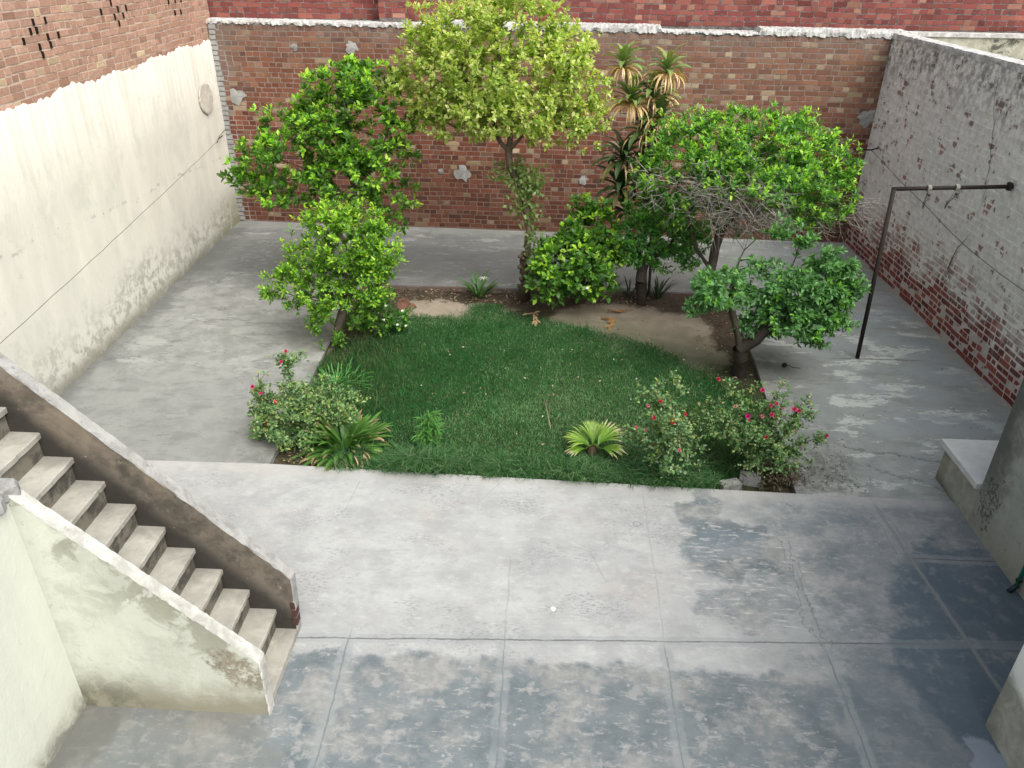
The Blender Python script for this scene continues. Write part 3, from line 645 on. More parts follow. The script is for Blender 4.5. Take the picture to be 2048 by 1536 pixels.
# brick kerbs round the bed
T = thing('brick_kerb', 'low brick kerb edging the far side of the planting bed', 'kerb', (0, 11.4, 0))
m = MB(); bricks(m, (BL[0], BL[1] - .006, 0), (1, .0087, 0), (0, -1, 0), 5.74, -.185, -.015, 'back', joint=.012, proud=.014, jit=.004, bond='none')
bricks(m, (-2.835, 8.8, 0), (BL[0] + 2.835, BL[1] - 8.8, 0), (1, .0, 0), 2.6, -.185, -.015, 'back', bond='none')
bricks(m, (2.862, 9.2, 0), (BR[0] - 2.862, BR[1] - 9.2, 0), (-1, .0, 0), 2.25, -.185, -.015, 'back', bond='none')
bricks(m, (2.625, 6.4, 0), (2.862 - 2.625, 9.2 - 6.4, 0), (-1, .085, 0), 2.75, -.185, -.015, 'back', bond='none')
g = Gm('dirty_brick', .95, .1); n = g.noise(12, 6, .7); g.col(g.mix(n.ss(.3, .6) * .8, g.mix(.55, g.attr(), (.12, .10, .085)), (.13, .115, .10))); g.bump(n, .6, .01)
m.build('bricks', g.mat, T)
for i, (u, v, rz, L_) in enumerate(((1462, 968, .3, 'loose brick set slantwise on the near right edge of the bed, the left one'), (1502, 955, -.25, 'loose brick at the bed edge beside the pile of dead leaves'))):
    p = G0(u, v); m = MB(); c_, s_ = math.cos(rz), math.sin(rz); V = []
    for z in (-.1, .0):
        for (a, b) in ((-.11, -.06), (.11, -.06), (.11, .06), (-.11, .06)):
            k = .93 if z > -.05 else 1; V.append((p[0] + (a * c_ - b * s_) * k, p[1] + .03 + (a * s_ + b * c_) * k, z + .012 * i))
    V += [((V[4][0] + V[6][0]) / 2, (V[4][1] + V[6][1]) / 2, .006 + .012 * i)]
    m.add(V, [(0, 1, 5, 4), (1, 2, 6, 5), (2, 3, 7, 6), (3, 0, 4, 7)]); m.f.append((np.array([(4, 5, 8), (5, 6, 8), (6, 7, 8), (7, 4, 8)]), 0))
    tag(m.build('kerb_brick', M['p_cement']), L_, 'brick', 'loose bricks at the bed edge')

# ================================================================= STAIRCASE
NX, NZ, GO, RI = -1.94, .258, .1745, .194
T = thing('outdoor_staircase', 'steep cement staircase with two sloping side walls climbing left', 'staircase', (-2.0, 3.9, 0))
m = MB(); m.box(-3.05, -1.80, 3.58, 4.22, -.1, .055); m.build('landing_slab', M['p_tread'], T)
for k in range(13):
    x = NX - GO * k; z = NZ + RI * k
    m = MB(); V = []; ny_ = 24        # tread: a slab with a worn, chipped nosing
    for j in range(ny_):
        y = 3.581 + (4.219 - 3.581) * j / (ny_ - 1); ch = .0015 * math.sin(y * 40 + k) + (rng.uniform(-.006, .002) if rng.random() < .3 else 0)
        V += [(x - .24, y, z), (x - .004 + ch, y, z + rng.uniform(-.001, .001)), (x + .002 + ch, y, z - .006), (x + .001 + ch, y, z - .042), (x - .03, y, z - .043), (x - .24, y, z - .043)]
    m.add(V, [(i * 6 + j, i * 6 + j + 1, (i + 1) * 6 + j + 1, (i + 1) * 6 + j) for i in range(ny_ - 1) for j in range(5)])
    st = m.build('step', M['p_tread'], T)
    m = MB(); m.box(x - .24, x - .028, 3.581, 4.219, z - RI - .02 if k else 0.0, z - .0435); m.build('riser', M['p_riser'], st)
def profile(xa, xe, ze, zb=0.0):
    """sloping side wall outline in x,z: short upright end at xe, then the slope"""
    s = 1.045
    return [(xe, zb), (xe, ze), (xa, ze + (xe - xa) * s), (xa, zb)]
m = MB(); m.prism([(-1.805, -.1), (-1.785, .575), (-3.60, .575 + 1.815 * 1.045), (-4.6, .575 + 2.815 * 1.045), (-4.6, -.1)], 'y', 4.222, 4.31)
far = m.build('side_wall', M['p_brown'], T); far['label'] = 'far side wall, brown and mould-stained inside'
def slopecap(mb, y0, y1, pts, th=.006, n=90):
    P_ = []; pts = [np.array(p) for p in pts]
    seg = [np.linalg.norm(b - a) for a, b in zip(pts[:-1], pts[1:])]; tot = sum(seg)
    for i in range(n):
        t = tot * i / (n - 1); k = 0
        while k < len(seg) - 1 and t > seg[k]: t -= seg[k]; k += 1
        P_.append(pts[k] + (pts[k + 1] - pts[k]) * min(1, t / seg[k]))
    P_ = np.array(P_); Tn = np.gradient(P_, axis=0); Tn /= np.linalg.norm(Tn, axis=1)[:, None]; Nn = np.c_[Tn[:, 1], -Tn[:, 0]]
    if Nn[n // 2][1] < 0: Nn = -Nn
    V = []
    for p, q in zip(P_, Nn):
        r = rng.uniform(-1, 1, 4) * .004
        for (y, h) in ((y0 - .003 + r[0], -.004 + r[1]), (y0 + .002 + r[0], th), (y1 - .002 + r[2], th), (y1 + .003 + r[2], -.004 + r[3])): V.append((p[0] + q[0] * h, y, p[1] + q[1] * h))
    mb.add(V, [(i * 4 + j, i * 4 + j + 1, (i + 1) * 4 + j + 1, (i + 1) * 4 + j) for i in range(n - 1) for j in range(3)])
m = MB(); slopecap(m, 4.222, 4.31, [(-1.805, .0), (-1.785, .575), (-4.6, .575 + 2.815 * 1.045)]); m.build('coping', M['p_cement'], far)
nearp = [(-1.79, -.1), (-1.79, .525), (-3.10, 1.865), (-3.10, -.1)]
m = MB(); m.prism(nearp, 'y', 3.49, 3.578); near = m.build('side_wall', M['p_stair_face'], T); near['label'] = 'near side wall, pale and mould-streaked'
m = MB(); slopecap(m, 3.49, 3.578, [(-1.79, .0), (-1.79, .525), (-3.10, 1.865)]); m.build('coping', M['p_coping'], near)
m = MB()   # bare brick showing at the broken end of the far wall
for k in range(3): m.box(-1.825, -1.790, 4.215, 4.29, .10 + k * .085, .165 + k * .085, 0, (.22, .06, .045))
m.build('exposed_brick', plain('exposed_brick', (.085, .045, .038), .9, .1), far)

# ================================================================= HOUSE WALLS AT THE FRAME EDGES
T = thing('house_wall', 'pale cream house wall at the foot of the stairs with broken cement ledge', 'wall', (-3.2, 2.0, 0))
m = MB(); m.box(-3.9, -3.10, -1.0, 3.575, -.1, 1.80); m.build('wall_face', M['p_house'], T)
def lump(mb, cx, cy, z0, z1, rx, ry, n=26, seed=0):
    r_ = np.random.default_rng(seed); th = np.arange(n) * 2 * np.pi / n; q = 1 + .12 * r_.uniform(-1, 1, n)
    sq = 1 / np.maximum(np.abs(np.cos(th)), np.abs(np.sin(th)))
    V = []
    for z, s in ((z0, .93), (z0 + .02, 1.0), (z1 - .02, .99), (z1, .95)):
        for t, w_, s2 in zip(th, q, sq): V.append((cx + np.cos(t) * rx * w_ * s * s2 ** .8, cy + np.sin(t) * ry * w_ * s * s2 ** .8, z + r_.uniform(-.006, .006)))
    mb.add(V, [(k * n + i, k * n + (i + 1) % n, (k + 1) * n + (i + 1) % n, (k + 1) * n + i) for k in range(3) for i in range(n)])
    mb.f.append((np.array([[mb.n - n + i for i in range(n)]]), 0)); mb.f.append((np.array([[mb.n - 4 * n + i for i in range(n)][::-1]]), 0))
m = MB(); lump(m, -3.36, 3.46, 1.801, 1.91, .30, .15, seed=3); m.build('ledge', M['p_cement'], T)
m = MB(); lump(m, -3.32, 2.9, 1.60, 1.68, .26, .30, seed=5); m.build('broken_slab', M['p_cement'], T)

T = thing('plastered_pillar', 'dark stained grey plaster wall end at the right frame edge above the plinth', 'wall', (4.9, 5.4, 0))
m = MB(); m.box(4.13, 5.69, 4.2, 5.94, -.1, 3.2); m.build('wall_face', M['p_grey'], T)
T = thing('cement_plinth', 'low cement ledge with smooth pale slab against the stained wall', 'ledge', (4.8, 6.3, 0))
m = MB(); m.box(4.136, 5.685, 5.945, 6.66, -.1, .385); m.build('base', M['p_plinth'], T)
m = MB(); m.box(4.085, 5.69, 5.945, 6.70, .3855, .452); o = m.build('slab', M['p_slab'], T)
bv = o.modifiers.new('bevel', 'BEVEL'); bv.width = .006; bv.segments = 2
T = thing('corner_wall', 'white painted wall corner with bare cement skirting at the lower right', 'wall', (3.6, 2.5, 0))
m = MB(); m.box(3.218, 5.6, -1.0, 3.69, -.1, 3.2); m.build('wall_face', M['p_white'], T)

# green pipe at the foot of the stained wall
b0 = G0(2034, 1186); T = thing('drain_pipe', 'thin green plastic pipe standing at the foot of the stained wall', 'pipe', tuple(b0))
x_ = 4.10; y_ = 5.03
m = MB(); m.tube([(x_, y_, .06), (x_, y_, .35), (x_, y_, 2.8)], .017, 10); m.build('tube', M['pipe'], T)
m = MB(); m.tube([(x_ - .05, y_, .0), (x_ - .02, y_, .03), (x_, y_, .07), (x_, y_, .12)], .021, 10); m.build('elbow', M['pipe2'], T)
m = MB(); m.tube([(x_, y_, .121), (x_, y_, .135)], .026, 10); m.build('clamp', M['iron'], T)

# ================================================================= CLOTHES FRAME, WIRES
pb = G0(1715, 715); T = thing('clothesline_pole', 'rusty iron pole with a crossbar running into the whitewashed wall', 'pole', tuple(pb))
tp = AY(1788, 378, 9.35); eb = AX(2022, 373, 5.62)
m = MB(); m.tube([(pb[0], pb[1], -.05), tuple(tp)], .027, 10); m.build('post', M['iron'], T)
m = MB(); m.tube([tuple(tp + np.array([-.02, 0, 0])), tuple(eb + np.array([.02, 0, 0]))], .024, 10); m.build('crossbar', M['iron'], T)
m = MB(); lump(m, eb[0] - .02, eb[1], eb[2] - .045, eb[2] + .045, .022, .045, 12, 4); m.build('wall_plug', M['iron'], T)
for i, (u, L_, lab, col) in enumerate(((1855, .24, 'straight knotted rag hanging from the crossbar, nearer the post', (.33, .32, .29)), (1915, .25, 'loose twisted rag hanging from the crossbar, nearer the wall', (.38, .37, .34)))):
    q = AY(u, 374, tp[1] + (eb[1] - tp[1]) * .5); t = (q[0] - tp[0]) / (eb[0] - tp[0]); q = tp + (eb - tp) * t
    m = MB(); th = np.linspace(0, 2 * np.pi, 13)
    for k in range(3): m.tube([(q[0] + (k - 1) * .014 + .004 * math.sin(a * 3), q[1] + .034 * math.cos(a), q[2] + .034 * math.sin(a)) for a in th], .009, 6, col)
    sw = -.03 if i == 0 else -.10
    for k in range(5):
        o_ = rng.uniform(-.012, .012, 2)
        m.tube([(q[0] + o_[0], q[1] - .03 + o_[1], q[2] - .02), (q[0] + sw * .25 + o_[0] * 1.6, q[1] - .035, q[2] - .08 - .01 * k), (q[0] + sw * .6 + o_[0], q[1] - .03 + o_[1], q[2] - .15), (q[0] + sw + o_[1], q[1] - .03, q[2] - L_ + .02 * k)], [.015, .013, .009, .006], 6, tuple(c * (.35 + .08 * k) for c in col))
    m.tube([(q[0] - .02, q[1] - .04, q[2] - .045), (q[0] + .005, q[1] - .05, q[2] - .06), (q[0] + .02, q[1] - .03, q[2] - .05)], .018, 7, tuple(c * .4 for c in col))
    tag(m.build('knotted_rag', M['rag']), lab, 'rag', 'rags tied on the crossbar')
def sag(a, b, s, n=26, wob=.004):
    a = np.array(a); b = np.array(b); t = np.linspace(0, 1, n)[:, None]; P_ = a + (b - a) * t
    P_[:, 2] -= (s * 4 * t * (1 - t))[:, 0]; P_[1:-1] += rng.uniform(-wob, wob, (n - 2, 3)); return P_
T = thing('clothesline_wire', 'slack wire tied to a bent hook at the corner of the cream wall', 'wire', tuple(AX(440, 275, -5.86)))
a_ = AX(436, 281, -5.80); b_ = AX(-60, 741, -5.0)
m = MB(); m.tube(sag(a_, b_, .03), .003, 5); m.build('strand', M['wire'], T)
m = MB(); h = AX(446, 270, -5.90); m.tube([h + np.array([-.05, .1, .02]), h, a_ + np.array([0, .03, .02]), a_, a_ + np.array([.0, -.05, -.03])], .007, 6); m.tube([a_, a_ + np.array([.03, .02, .07]), h + np.array([.05, .05, .10])], .005, 5); m.build('hook', M['iron'], T)
T = thing('clothesline_wire', 'slack wire tied to a rusty bar at the corner of the whitewashed wall', 'wire', tuple(AX(1755, 297, 5.6)))
a_ = AX(1742, 302, 5.45); b_ = AX(2075, 585, 5.56)
m = MB(); P_ = [AX(1742, 300, 5.48), AX(1762, 320, 5.52), AX(1800, 362, 5.55), AX(1850, 410, 5.56), AX(1905, 468, 5.56), AX(1940, 500, 5.56), AX(2000, 548, 5.57), AX(2060, 590, 5.57)]
m.tube(P_, .005, 5); m.build('strand', M['wire'], T)
m = MB(); m.tube([AX(1757, 296, 5.63), AX(1742, 300, 5.48), AY(1706, 298, 13.6)], .013, 6); m.build('hook', M['iron'], T)

# ================================================================= VEGETATION
def nrmz(a): return a / (np.linalg.norm(a, axis=-1, keepdims=True) + 1e-9)
def leaves(mb, P_, D, Nn, L, W, C, curl=.12, fold=.18, mi=0):
    """pointed folded leaves: base P_, direction D, face normal Nn (all n x 3)"""
    n = len(P_); D = nrmz(D); Sd = nrmz(np.cross(D, Nn)); U = np.cross(Sd, D)
    L = np.broadcast_to(L, (n,))[:, None]; W = np.broadcast_to(W, (n,))[:, None]
    V = np.zeros((n, 7, 3))
    V[:, 0] = P_
    V[:, 1] = P_ + D * L * .38 + Sd * W * .5 + U * L * fold * .5
    V[:, 2] = P_ + D * L * .38 - Sd * W * .5 + U * L * fold * .5
    V[:, 3] = P_ + D * L * .74 + Sd * W * .36 + U * L * (fold * .35 - curl * .5)
    V[:, 4] = P_ + D * L * .74 - Sd * W * .36 + U * L * (fold * .35 - curl * .5)
    V[:, 5] = P_ + D * L * .52 + U * L * .02
    V[:, 6] = P_ + D * L - U * L * curl
    Fq = np.array([(0, 5, 1), (0, 2, 5), (1, 5, 3), (2, 4, 5), (3, 5, 6), (5, 4, 6)])
    Fs = (Fq[None] + (np.arange(n) * 7)[:, None, None]).reshape(-1, 3)
    mb.add(V.reshape(-1, 3), Fs, np.repeat(C, 7, 0), mi)
def lobe(u, v, y, ru, rv, ry=None, wgt=1.0):
    c = AY(u, v, y); dist = math.sqrt(c[0] ** 2 + y * y + (H - c[2]) ** 2); k = dist / F
    return (c, np.array([ru * k, ry if ry else ru * k * .85, rv * k / .93]), wgt)
def sample_lobes(lobes, n, shell=.55, r=rng, nv=3):
    ex = []
    for (c, rad, w_) in lobes:
        for _ in range(3):
            d = nrmz(r.standard_normal(3)); ex.append((c + d * rad * .92, rad * r.uniform(.25, .42), 1.6))
    voids = [(c + nrmz(r.standard_normal(3)) * rad * r.uniform(.3, .95), rad.mean() * r.uniform(.22, .40)) for (c, rad, w_) in lobes for _ in range(nv)]
    lobes = lobes + ex; n = int(n * 1.25)
    vol = np.array([np.prod(l[1]) ** .8 * l[2] for l in lobes]); cnt = np.maximum(1, (vol / vol.sum() * n)).astype(int); P_ = []
    for (c, rad, _), k in zip(lobes, cnt):
        d = nrmz(r.standard_normal((k, 3))); q = r.random(k) ** (1 / 3) ; q = shell * r.uniform(.72, 1.0, k) + (1 - shell) * q; q = q * np.where(r.random(k) < .08, r.uniform(1.05, 1.3, k), 1)
        P_.append(c + d * rad * q[:, None] * (1 + .10 * np.sin(d[:, :1] * 5 + d[:, 2:] * 7 + d[:, 1:2] * 4)))
    P_ = np.concatenate(P_); k = np.ones(len(P_), bool)
    for (c, q) in voids: k &= np.linalg.norm((P_ - c) * (1, .6, 1), axis=1) > q
    return P_[k]
def skeleton(paths, tips, step=.14, bias=.28, mintrunk=.45, jig=.02, r=rng, updroop=0.0):
    """trunk paths (list of point lists, each starting at a node of an earlier one) then every tip joins the nearest wood"""
    N = []; par = []; base = []
    for P_ in paths:
        P_ = [np.array(p, float) for p in P_]
        if N: i0 = int(np.argmin([np.linalg.norm(q - P_[0]) for q in N])); prev = i0; P_[0] = N[i0]
        else: N.append(P_[0]); par.append(-1); base.append(0.); prev = 0
        for a, b in zip(P_[:-1], P_[1:]):
            k = max(1, int(np.linalg.norm(b - a) / step))
            for t in range(1, k + 1):
                q = a + (b - a) * t / k + r.uniform(-jig, jig, 3) * .7; N.append(q); par.append(prev); base.append(base[prev] + step); prev = len(N) - 1
    ntr = len(N); tot = max(base); ok = [b >= mintrunk * tot for b in base]
    A = np.array(N); B = np.array(base); OK = np.array(ok)
    order = np.argsort(np.linalg.norm(tips - A[OK].mean(0), axis=1))
    tipidx = []
    cap = len(A) + 40 * len(tips); AA = np.zeros((cap, 3)); BB = np.zeros(cap); KK = np.zeros(cap, bool); AA[:len(A)] = A; BB[:len(A)] = B; KK[:len(A)] = OK; n = len(A); par = list(par)
    for ti in order:
        t = tips[ti]; d = np.linalg.norm(AA[:n] - t, axis=1)
        up = (AA[:n, 2] - t[2]).clip(0) * .5
        cost = d + bias * BB[:n] * .5 + up + np.where(KK[:n], 0, 1e3)
        j = int(np.argmin(cost)); dd = d[j]; k = min(30, max(1, int(dd / step))); a = AA[j].copy()
        side = r.uniform(-1, 1, 3) * .10 * dd; side[2] += .05 * dd
        prev = j
        for s in range(1, k + 1):
            f = s / k; q = a + (t - a) * f + side * math.sin(math.pi * f) + (r.uniform(-jig, jig, 3) if s < k else 0)
            AA[n] = q; BB[n] = BB[prev] + dd / k; KK[n] = True; par.append(prev); prev = n; n += 1
        tipidx.append(prev)
    return AA[:n], np.array(par), np.array(tipidx), ntr
def wood(mb, A, par, r_tip, expo, rmax=None, C=(.16, .13, .10), k=5, flare=None, minr=0):
    n = len(A); cnt = np.zeros(n); hasch = np.zeros(n, bool); hasch[par[par >= 0]] = True
    cnt[~hasch] = 1
    for i in range(n - 1, 0, -1):
        cnt[par[i]] += cnt[i]
    R = r_tip * cnt ** expo
    if rmax: R = R * (rmax / R[0]) ** (np.log(cnt.clip(1)) / math.log(max(cnt[0], 2)))
    idx = np.arange(1, n); a = A[par[idx]]; b = A[idx]; ra = np.minimum(R[par[idx]], R[idx] * 1.35 + .0008); rb = R[idx]
    T_ = nrmz(b - a); ref = np.where(np.abs(T_[:, 2:3]) < .9, np.array([[0, 0, 1.0]]), np.array([[1.0, 0, 0]])); U = nrmz(np.cross(T_, ref)); W = np.cross(T_, U)
    big = rb > .018
    for sel, kk in ((big, 9), (~big, 3 if minr else 4)):
        if not sel.any(): continue
        th = np.arange(kk) * 2 * np.pi / kk; a_, b_, u_, w_ = a[sel], b[sel], U[sel], W[sel]
        rng2 = 1 + .10 * rng.uniform(-1, 1, (sel.sum(), kk, 1)) if kk > 5 else 1
        ring = (np.cos(th)[None, :, None] * u_[:, None] + np.sin(th)[None, :, None] * w_[:, None]) * rng2
        ext = (b_ - a_) * .06
        V = np.stack([(a_ - ext)[:, None] + ring * ra[sel][:, None, None], (b_ + ext)[:, None] + ring * rb[sel][:, None, None]], 1).reshape(-1, 3)
        Fq = np.array([(j, (j + 1) % kk, (j + 1) % kk + kk, j + kk) for j in range(kk)])
        Fs = (Fq[None] + (np.arange(sel.sum()) * 2 * kk)[:, None, None]).reshape(-1, 4)
        Cc = np.array(C)[None] * (1 + .25 * rng.uniform(-1, 1, (sel.sum(), 1)))
        mb.add(V, Fs, np.repeat(Cc, 2 * kk, 0))
    return R
def foliage(mb, A, par, tips, per, L, W, cols, newcols=None, pnew=.3, spread=1.0, back=2, up=.35, r=rng, asp=.12, ctr=None, newtest=None, gap=.05):
    """leaf sprays round each twig end and a few nodes behind it"""
    n = len(tips); P0 = []; TD = []; key = []
    nodes = [tips]
    cur = tips
    for b in range(back): cur = np.maximum(par[cur], 0); nodes.append(cur)
    base = r.random((n, 1)); 
    c = A.mean(0) if ctr is None else ctr
    for bi, nd in enumerate(nodes):
        k = per if bi == 0 else max(2, int(per * .6))
        tw = nrmz(A[nd] - A[np.maximum(par[nd], 0)] + 1e-5)
        out_ = nrmz(A[nd] - c)
        axis = nrmz(tw + out_ * .4 + np.array([0, 0, up]) + r.normal(0, .2, (n, 3)))
        ref = nrmz(np.cross(axis, r.standard_normal((n, 3)))); ref2 = np.cross(axis, ref)
        ph0 = r.random(n) * 6.28
        for j in range(k):
            f = j / k; ph = ph0 + j * 2.4 + r.normal(0, .25, n); opn = (.35 + .95 * f) * spread if bi == 0 else 1.0 * spread
            rad = np.cos(ph)[:, None] * ref + np.sin(ph)[:, None] * ref2
            d = nrmz(axis * math.cos(opn) + rad * math.sin(opn) + np.array([0, 0, .12]))
            p = A[nd] - axis * (f * gap) + rad * .006 + r.normal(0, asp * .12, (n, 3))
            nn = nrmz(np.array([0, 0, 1.0]) * .9 + axis * .6 + r.normal(0, .35, (n, 3)))
            ln = L * r.uniform(.7, 1.15, n) * (.75 + .35 * min(1, f * 2)); isnew = (base[:, 0] < pnew) & (bi == 0) & (f < .8)
            if newtest is not None: isnew &= newtest(A[nd])
            cc = np.array(cols)[r.integers(0, len(cols), n)] * r.uniform(.75, 1.25, (n, 1))
            if newcols is not None:
                c2 = np.array(newcols)[r.integers(0, len(newcols), n)] * r.uniform(.85, 1.15, (n, 1)); cc = np.where(isnew[:, None], c2, cc)
            keep = r.random(n) < .93
            leaves(mb, p[keep], d[keep], nn[keep], ln[keep], ln[keep] * (W / L), cc[keep])
DG = [(.035, .095, .02), (.045, .12, .022), (.03, .08, .022), (.06, .15, .025)]
YG = [(.15, .33, .025), (.20, .38, .03), (.12, .30, .02), (.25, .42, .05)]

def tree(name, label, cat, base, paths, lobes, ntips, L, W, cols, newcols, pnew, rmax, per=7, back=2, seed=1, step=.13, expo=.46, bark=(.15, .125, .10), mintrunk=.5, group=None, mat='leaf', spread=1.0, up=.35, newtest=None, shell=.55, extra=None, r_tip=.0022, cm=1.9, nm=1.75, grow=1.04, lsz=1.0, nv=3):
    r = np.random.default_rng(seed); T = thing(name, label, cat, tuple(base), group)
    cols = [tuple(min(.75, q * cm) for q in c_) for c_ in cols]; newcols = [tuple(min(.8, q * nm) for q in c_) for c_ in newcols]
    lobes = [(c_, rad * grow, w_) for c_, rad, w_ in lobes]; L, W = L * lsz, W * lsz
    tips = sample_lobes(lobes, ntips, shell, r, nv); tips[:, 2] = np.maximum(tips[:, 2], .06)
    A, par, ti, ntr = skeleton(paths, tips, step=step, r=r, mintrunk=mintrunk)
    m = MB(); wood(m, A, par, r_tip, expo, rmax, bark); 
    if extra: extra(m, A, par, r)
    m.build('trunk' if rmax > .02 else 'stems', M['bark'], T)
    m = MB(); foliage(m, A, par, ti, per, L, W, cols, newcols, pnew, spread, back, up, r, ctr=A[:ntr][-1] if ntr > 3 else None, newtest=newtest)
    m.build('crown' if rmax > .02 else 'foliage', M[mat], T)
    return T, A, par, ti

# ---- 1 tall glossy tree, rear left
b = G0(706, 598, -.08)
Yt = 11.0
tree('citrus_tree', 'tall tree with large glossy bright green leaves against the left of the brick wall', 'tree', b,
     [[b, AY(712, 500, Yt), AY(715, 420, Yt - .05), AY(700, 350, Yt - .05)], [AY(715, 420, Yt), AY(640, 350, Yt), AY(560, 320, Yt)], [AY(712, 400, Yt), AY(760, 300, Yt), AY(790, 230, Yt)]],
     [lobe(700, 240, Yt, 105, 95), lobe(610, 300, Yt, 95, 80), lobe(530, 335, Yt, 62, 48), lobe(760, 270, Yt + .1, 75, 90), lobe(690, 170, Yt, 55, 40), lobe(640, 265, Yt, 60, 60), lobe(700, 360, Yt - .2, 80, 50), lobe(790, 395, Yt + .1, 50, 45), lobe(585, 370, Yt, 85, 28), lobe(560, 240, Yt, 35, 30, wgt=.5), lobe(585, 200, Yt, 18, 22, wgt=.5), lobe(722, 145, Yt, 20, 20, wgt=.6), lobe(795, 440, Yt, 30, 22, wgt=.6), lobe(480, 345, Yt, 16, 25, wgt=.5)],
     1050, .094, .048, [(.055, .13, .022), (.075, .17, .028), (.045, .10, .025), (.095, .20, .03)], [(.22, .42, .035), (.30, .47, .05), (.17, .37, .03)], .6, .055, per=7, back=2, seed=11, up=.6, newtest=lambda p: rng.random(len(p)) < (.45 + .45 * (p[:, 2] > 1.5)))

# ---- 2 nearer left citrus with fine light leaves
b = G0(676, 692, -.08); Yt = 9.25
tree('citrus_tree', 'bushy small-leaved yellow green tree at the left edge of the lawn', 'tree', b,
     [[b, AY(680, 640, Yt), AY(700, 590, Yt), AY(705, 540, Yt), AY(690, 480, Yt)], [b + np.array([.16, -.02, .0]), AY(690, 650, Yt), AY(697, 600, Yt)], [AY(700, 560, Yt), AY(640, 530, Yt), AY(580, 540, Yt)], [AY(700, 550, Yt), AY(750, 500, Yt)]],
     [lobe(680, 480, Yt, 85, 62), lobe(655, 440, Yt, 55, 36), lobe(720, 450, Yt, 50, 40), lobe(740, 500, Yt, 60, 55), lobe(620, 530, Yt, 62, 52), lobe(570, 580, Yt, 42, 38), lobe(640, 580, Yt - .1, 65, 42), lobe(730, 560, Yt, 62, 45), lobe(655, 650, Yt - .15, 34, 45), lobe(780, 480, Yt, 22, 18, wgt=.5), lobe(548, 555, Yt, 22, 16, wgt=.5), lobe(625, 420, Yt, 18, 14, wgt=.5), lobe(690, 620, Yt - .1, 55, 34, wgt=.7)],
     1350, .062, .028, [(.07, .16, .022), (.09, .20, .028), (.055, .12, .025), (.11, .24, .035)], [(.24, .40, .03), (.30, .44, .04), (.18, .36, .03)], .75, .06, per=7, back=2, seed=12, step=.1, up=.7, newtest=lambda p: p[:, 2] > .6 + rng.normal(0, .35, len(p)))
# surface root
m = MB(); r0 = G0(676, 692, -.05); m.tube([r0 + np.array([.0, 0, .05]), r0 + np.array([.10, -.10, .02]), r0 + np.array([.22, -.22, -.03])], [.045, .035, .012], 7, (.13, .11, .09)); m.tube([r0 + np.array([0, 0, .06]), r0 + np.array([-.06, -.16, .02]), r0 + np.array([-.10, -.34, -.02])], [.045, .03, .014], 7, (.13, .11, .09))
o = m.build('root', M['bark']); trl = [q for q in SC.objects if q.name.startswith('citrus_tree')][-1]; o.parent = trl; o.matrix_parent_inverse = trl.matrix_world.inverted()

# jasmine shrub beside it
b = G0(745, 668, -.08); Yt = 9.75
T, A, par, ti = tree('jasmine_shrub', 'low spreading shrub with tiny white flowers right of the small-leaved tree', 'shrub', b,
     [[b, AY(750, 640, Yt)], [AY(750, 640, Yt), AY(790, 632, Yt)]],
     [lobe(760, 635, Yt, 52, 32), lobe(797, 640, Yt, 30, 22), lobe(720, 625, Yt - .1, 40, 30), lobe(760, 600, Yt, 30, 20)], 230, .06, .038, DG + [(.05, .16, .03)], YG, .25, .018, per=5, back=1, seed=13, step=.08)
def petals(mb, c, r_, n, col, up=(0, 0, 1), rings=1, open_=1.0, cen=None, rr=rng):
    up = nrmz(np.array(up, float)); a = nrmz(np.cross(up, [.3, .9, .1])); bb = np.cross(up, a)
    for k in range(rings):
        th = np.arange(n) * 2 * np.pi / n + k * .6 + rr.uniform(0, 1); o_ = open_ * (1 - .33 * k)
        d = (np.cos(th)[:, None] * a + np.sin(th)[:, None] * bb) * math.sin(o_) + up * math.cos(o_)
        nn = up[None] * 1.0 - (np.cos(th)[:, None] * a + np.sin(th)[:, None] * bb) * .8
        cc = np.tile(np.array(col) * (1 - .12 * k), (n, 1)) * rr.uniform(.85, 1.15, (n, 1))
        leaves(mb, np.tile(c, (n, 1)), d, nn, r_ * (1 - .2 * k), r_ * .95 * (1 - .15 * k), cc, curl=-.1, fold=.25)
    if cen: leaves(mb, np.tile(c, (5, 1)), nrmz(rr.standard_normal((5, 3)) * .4 + up), np.tile(a, (5, 1)), r_ * .3, r_ * .2, np.tile(cen, (5, 1)))
for (u, v) in ((763, 600), (805, 622), (795, 650), (738, 633), (812, 652), (772, 612), (768, 640)):
    m = MB(); petals(m, AY(u, v, Yt - .3), .022, 5, (.8, .8, .76), (0, -.5, 1), open_=1.3); m.build('flower', M['petal'], T)

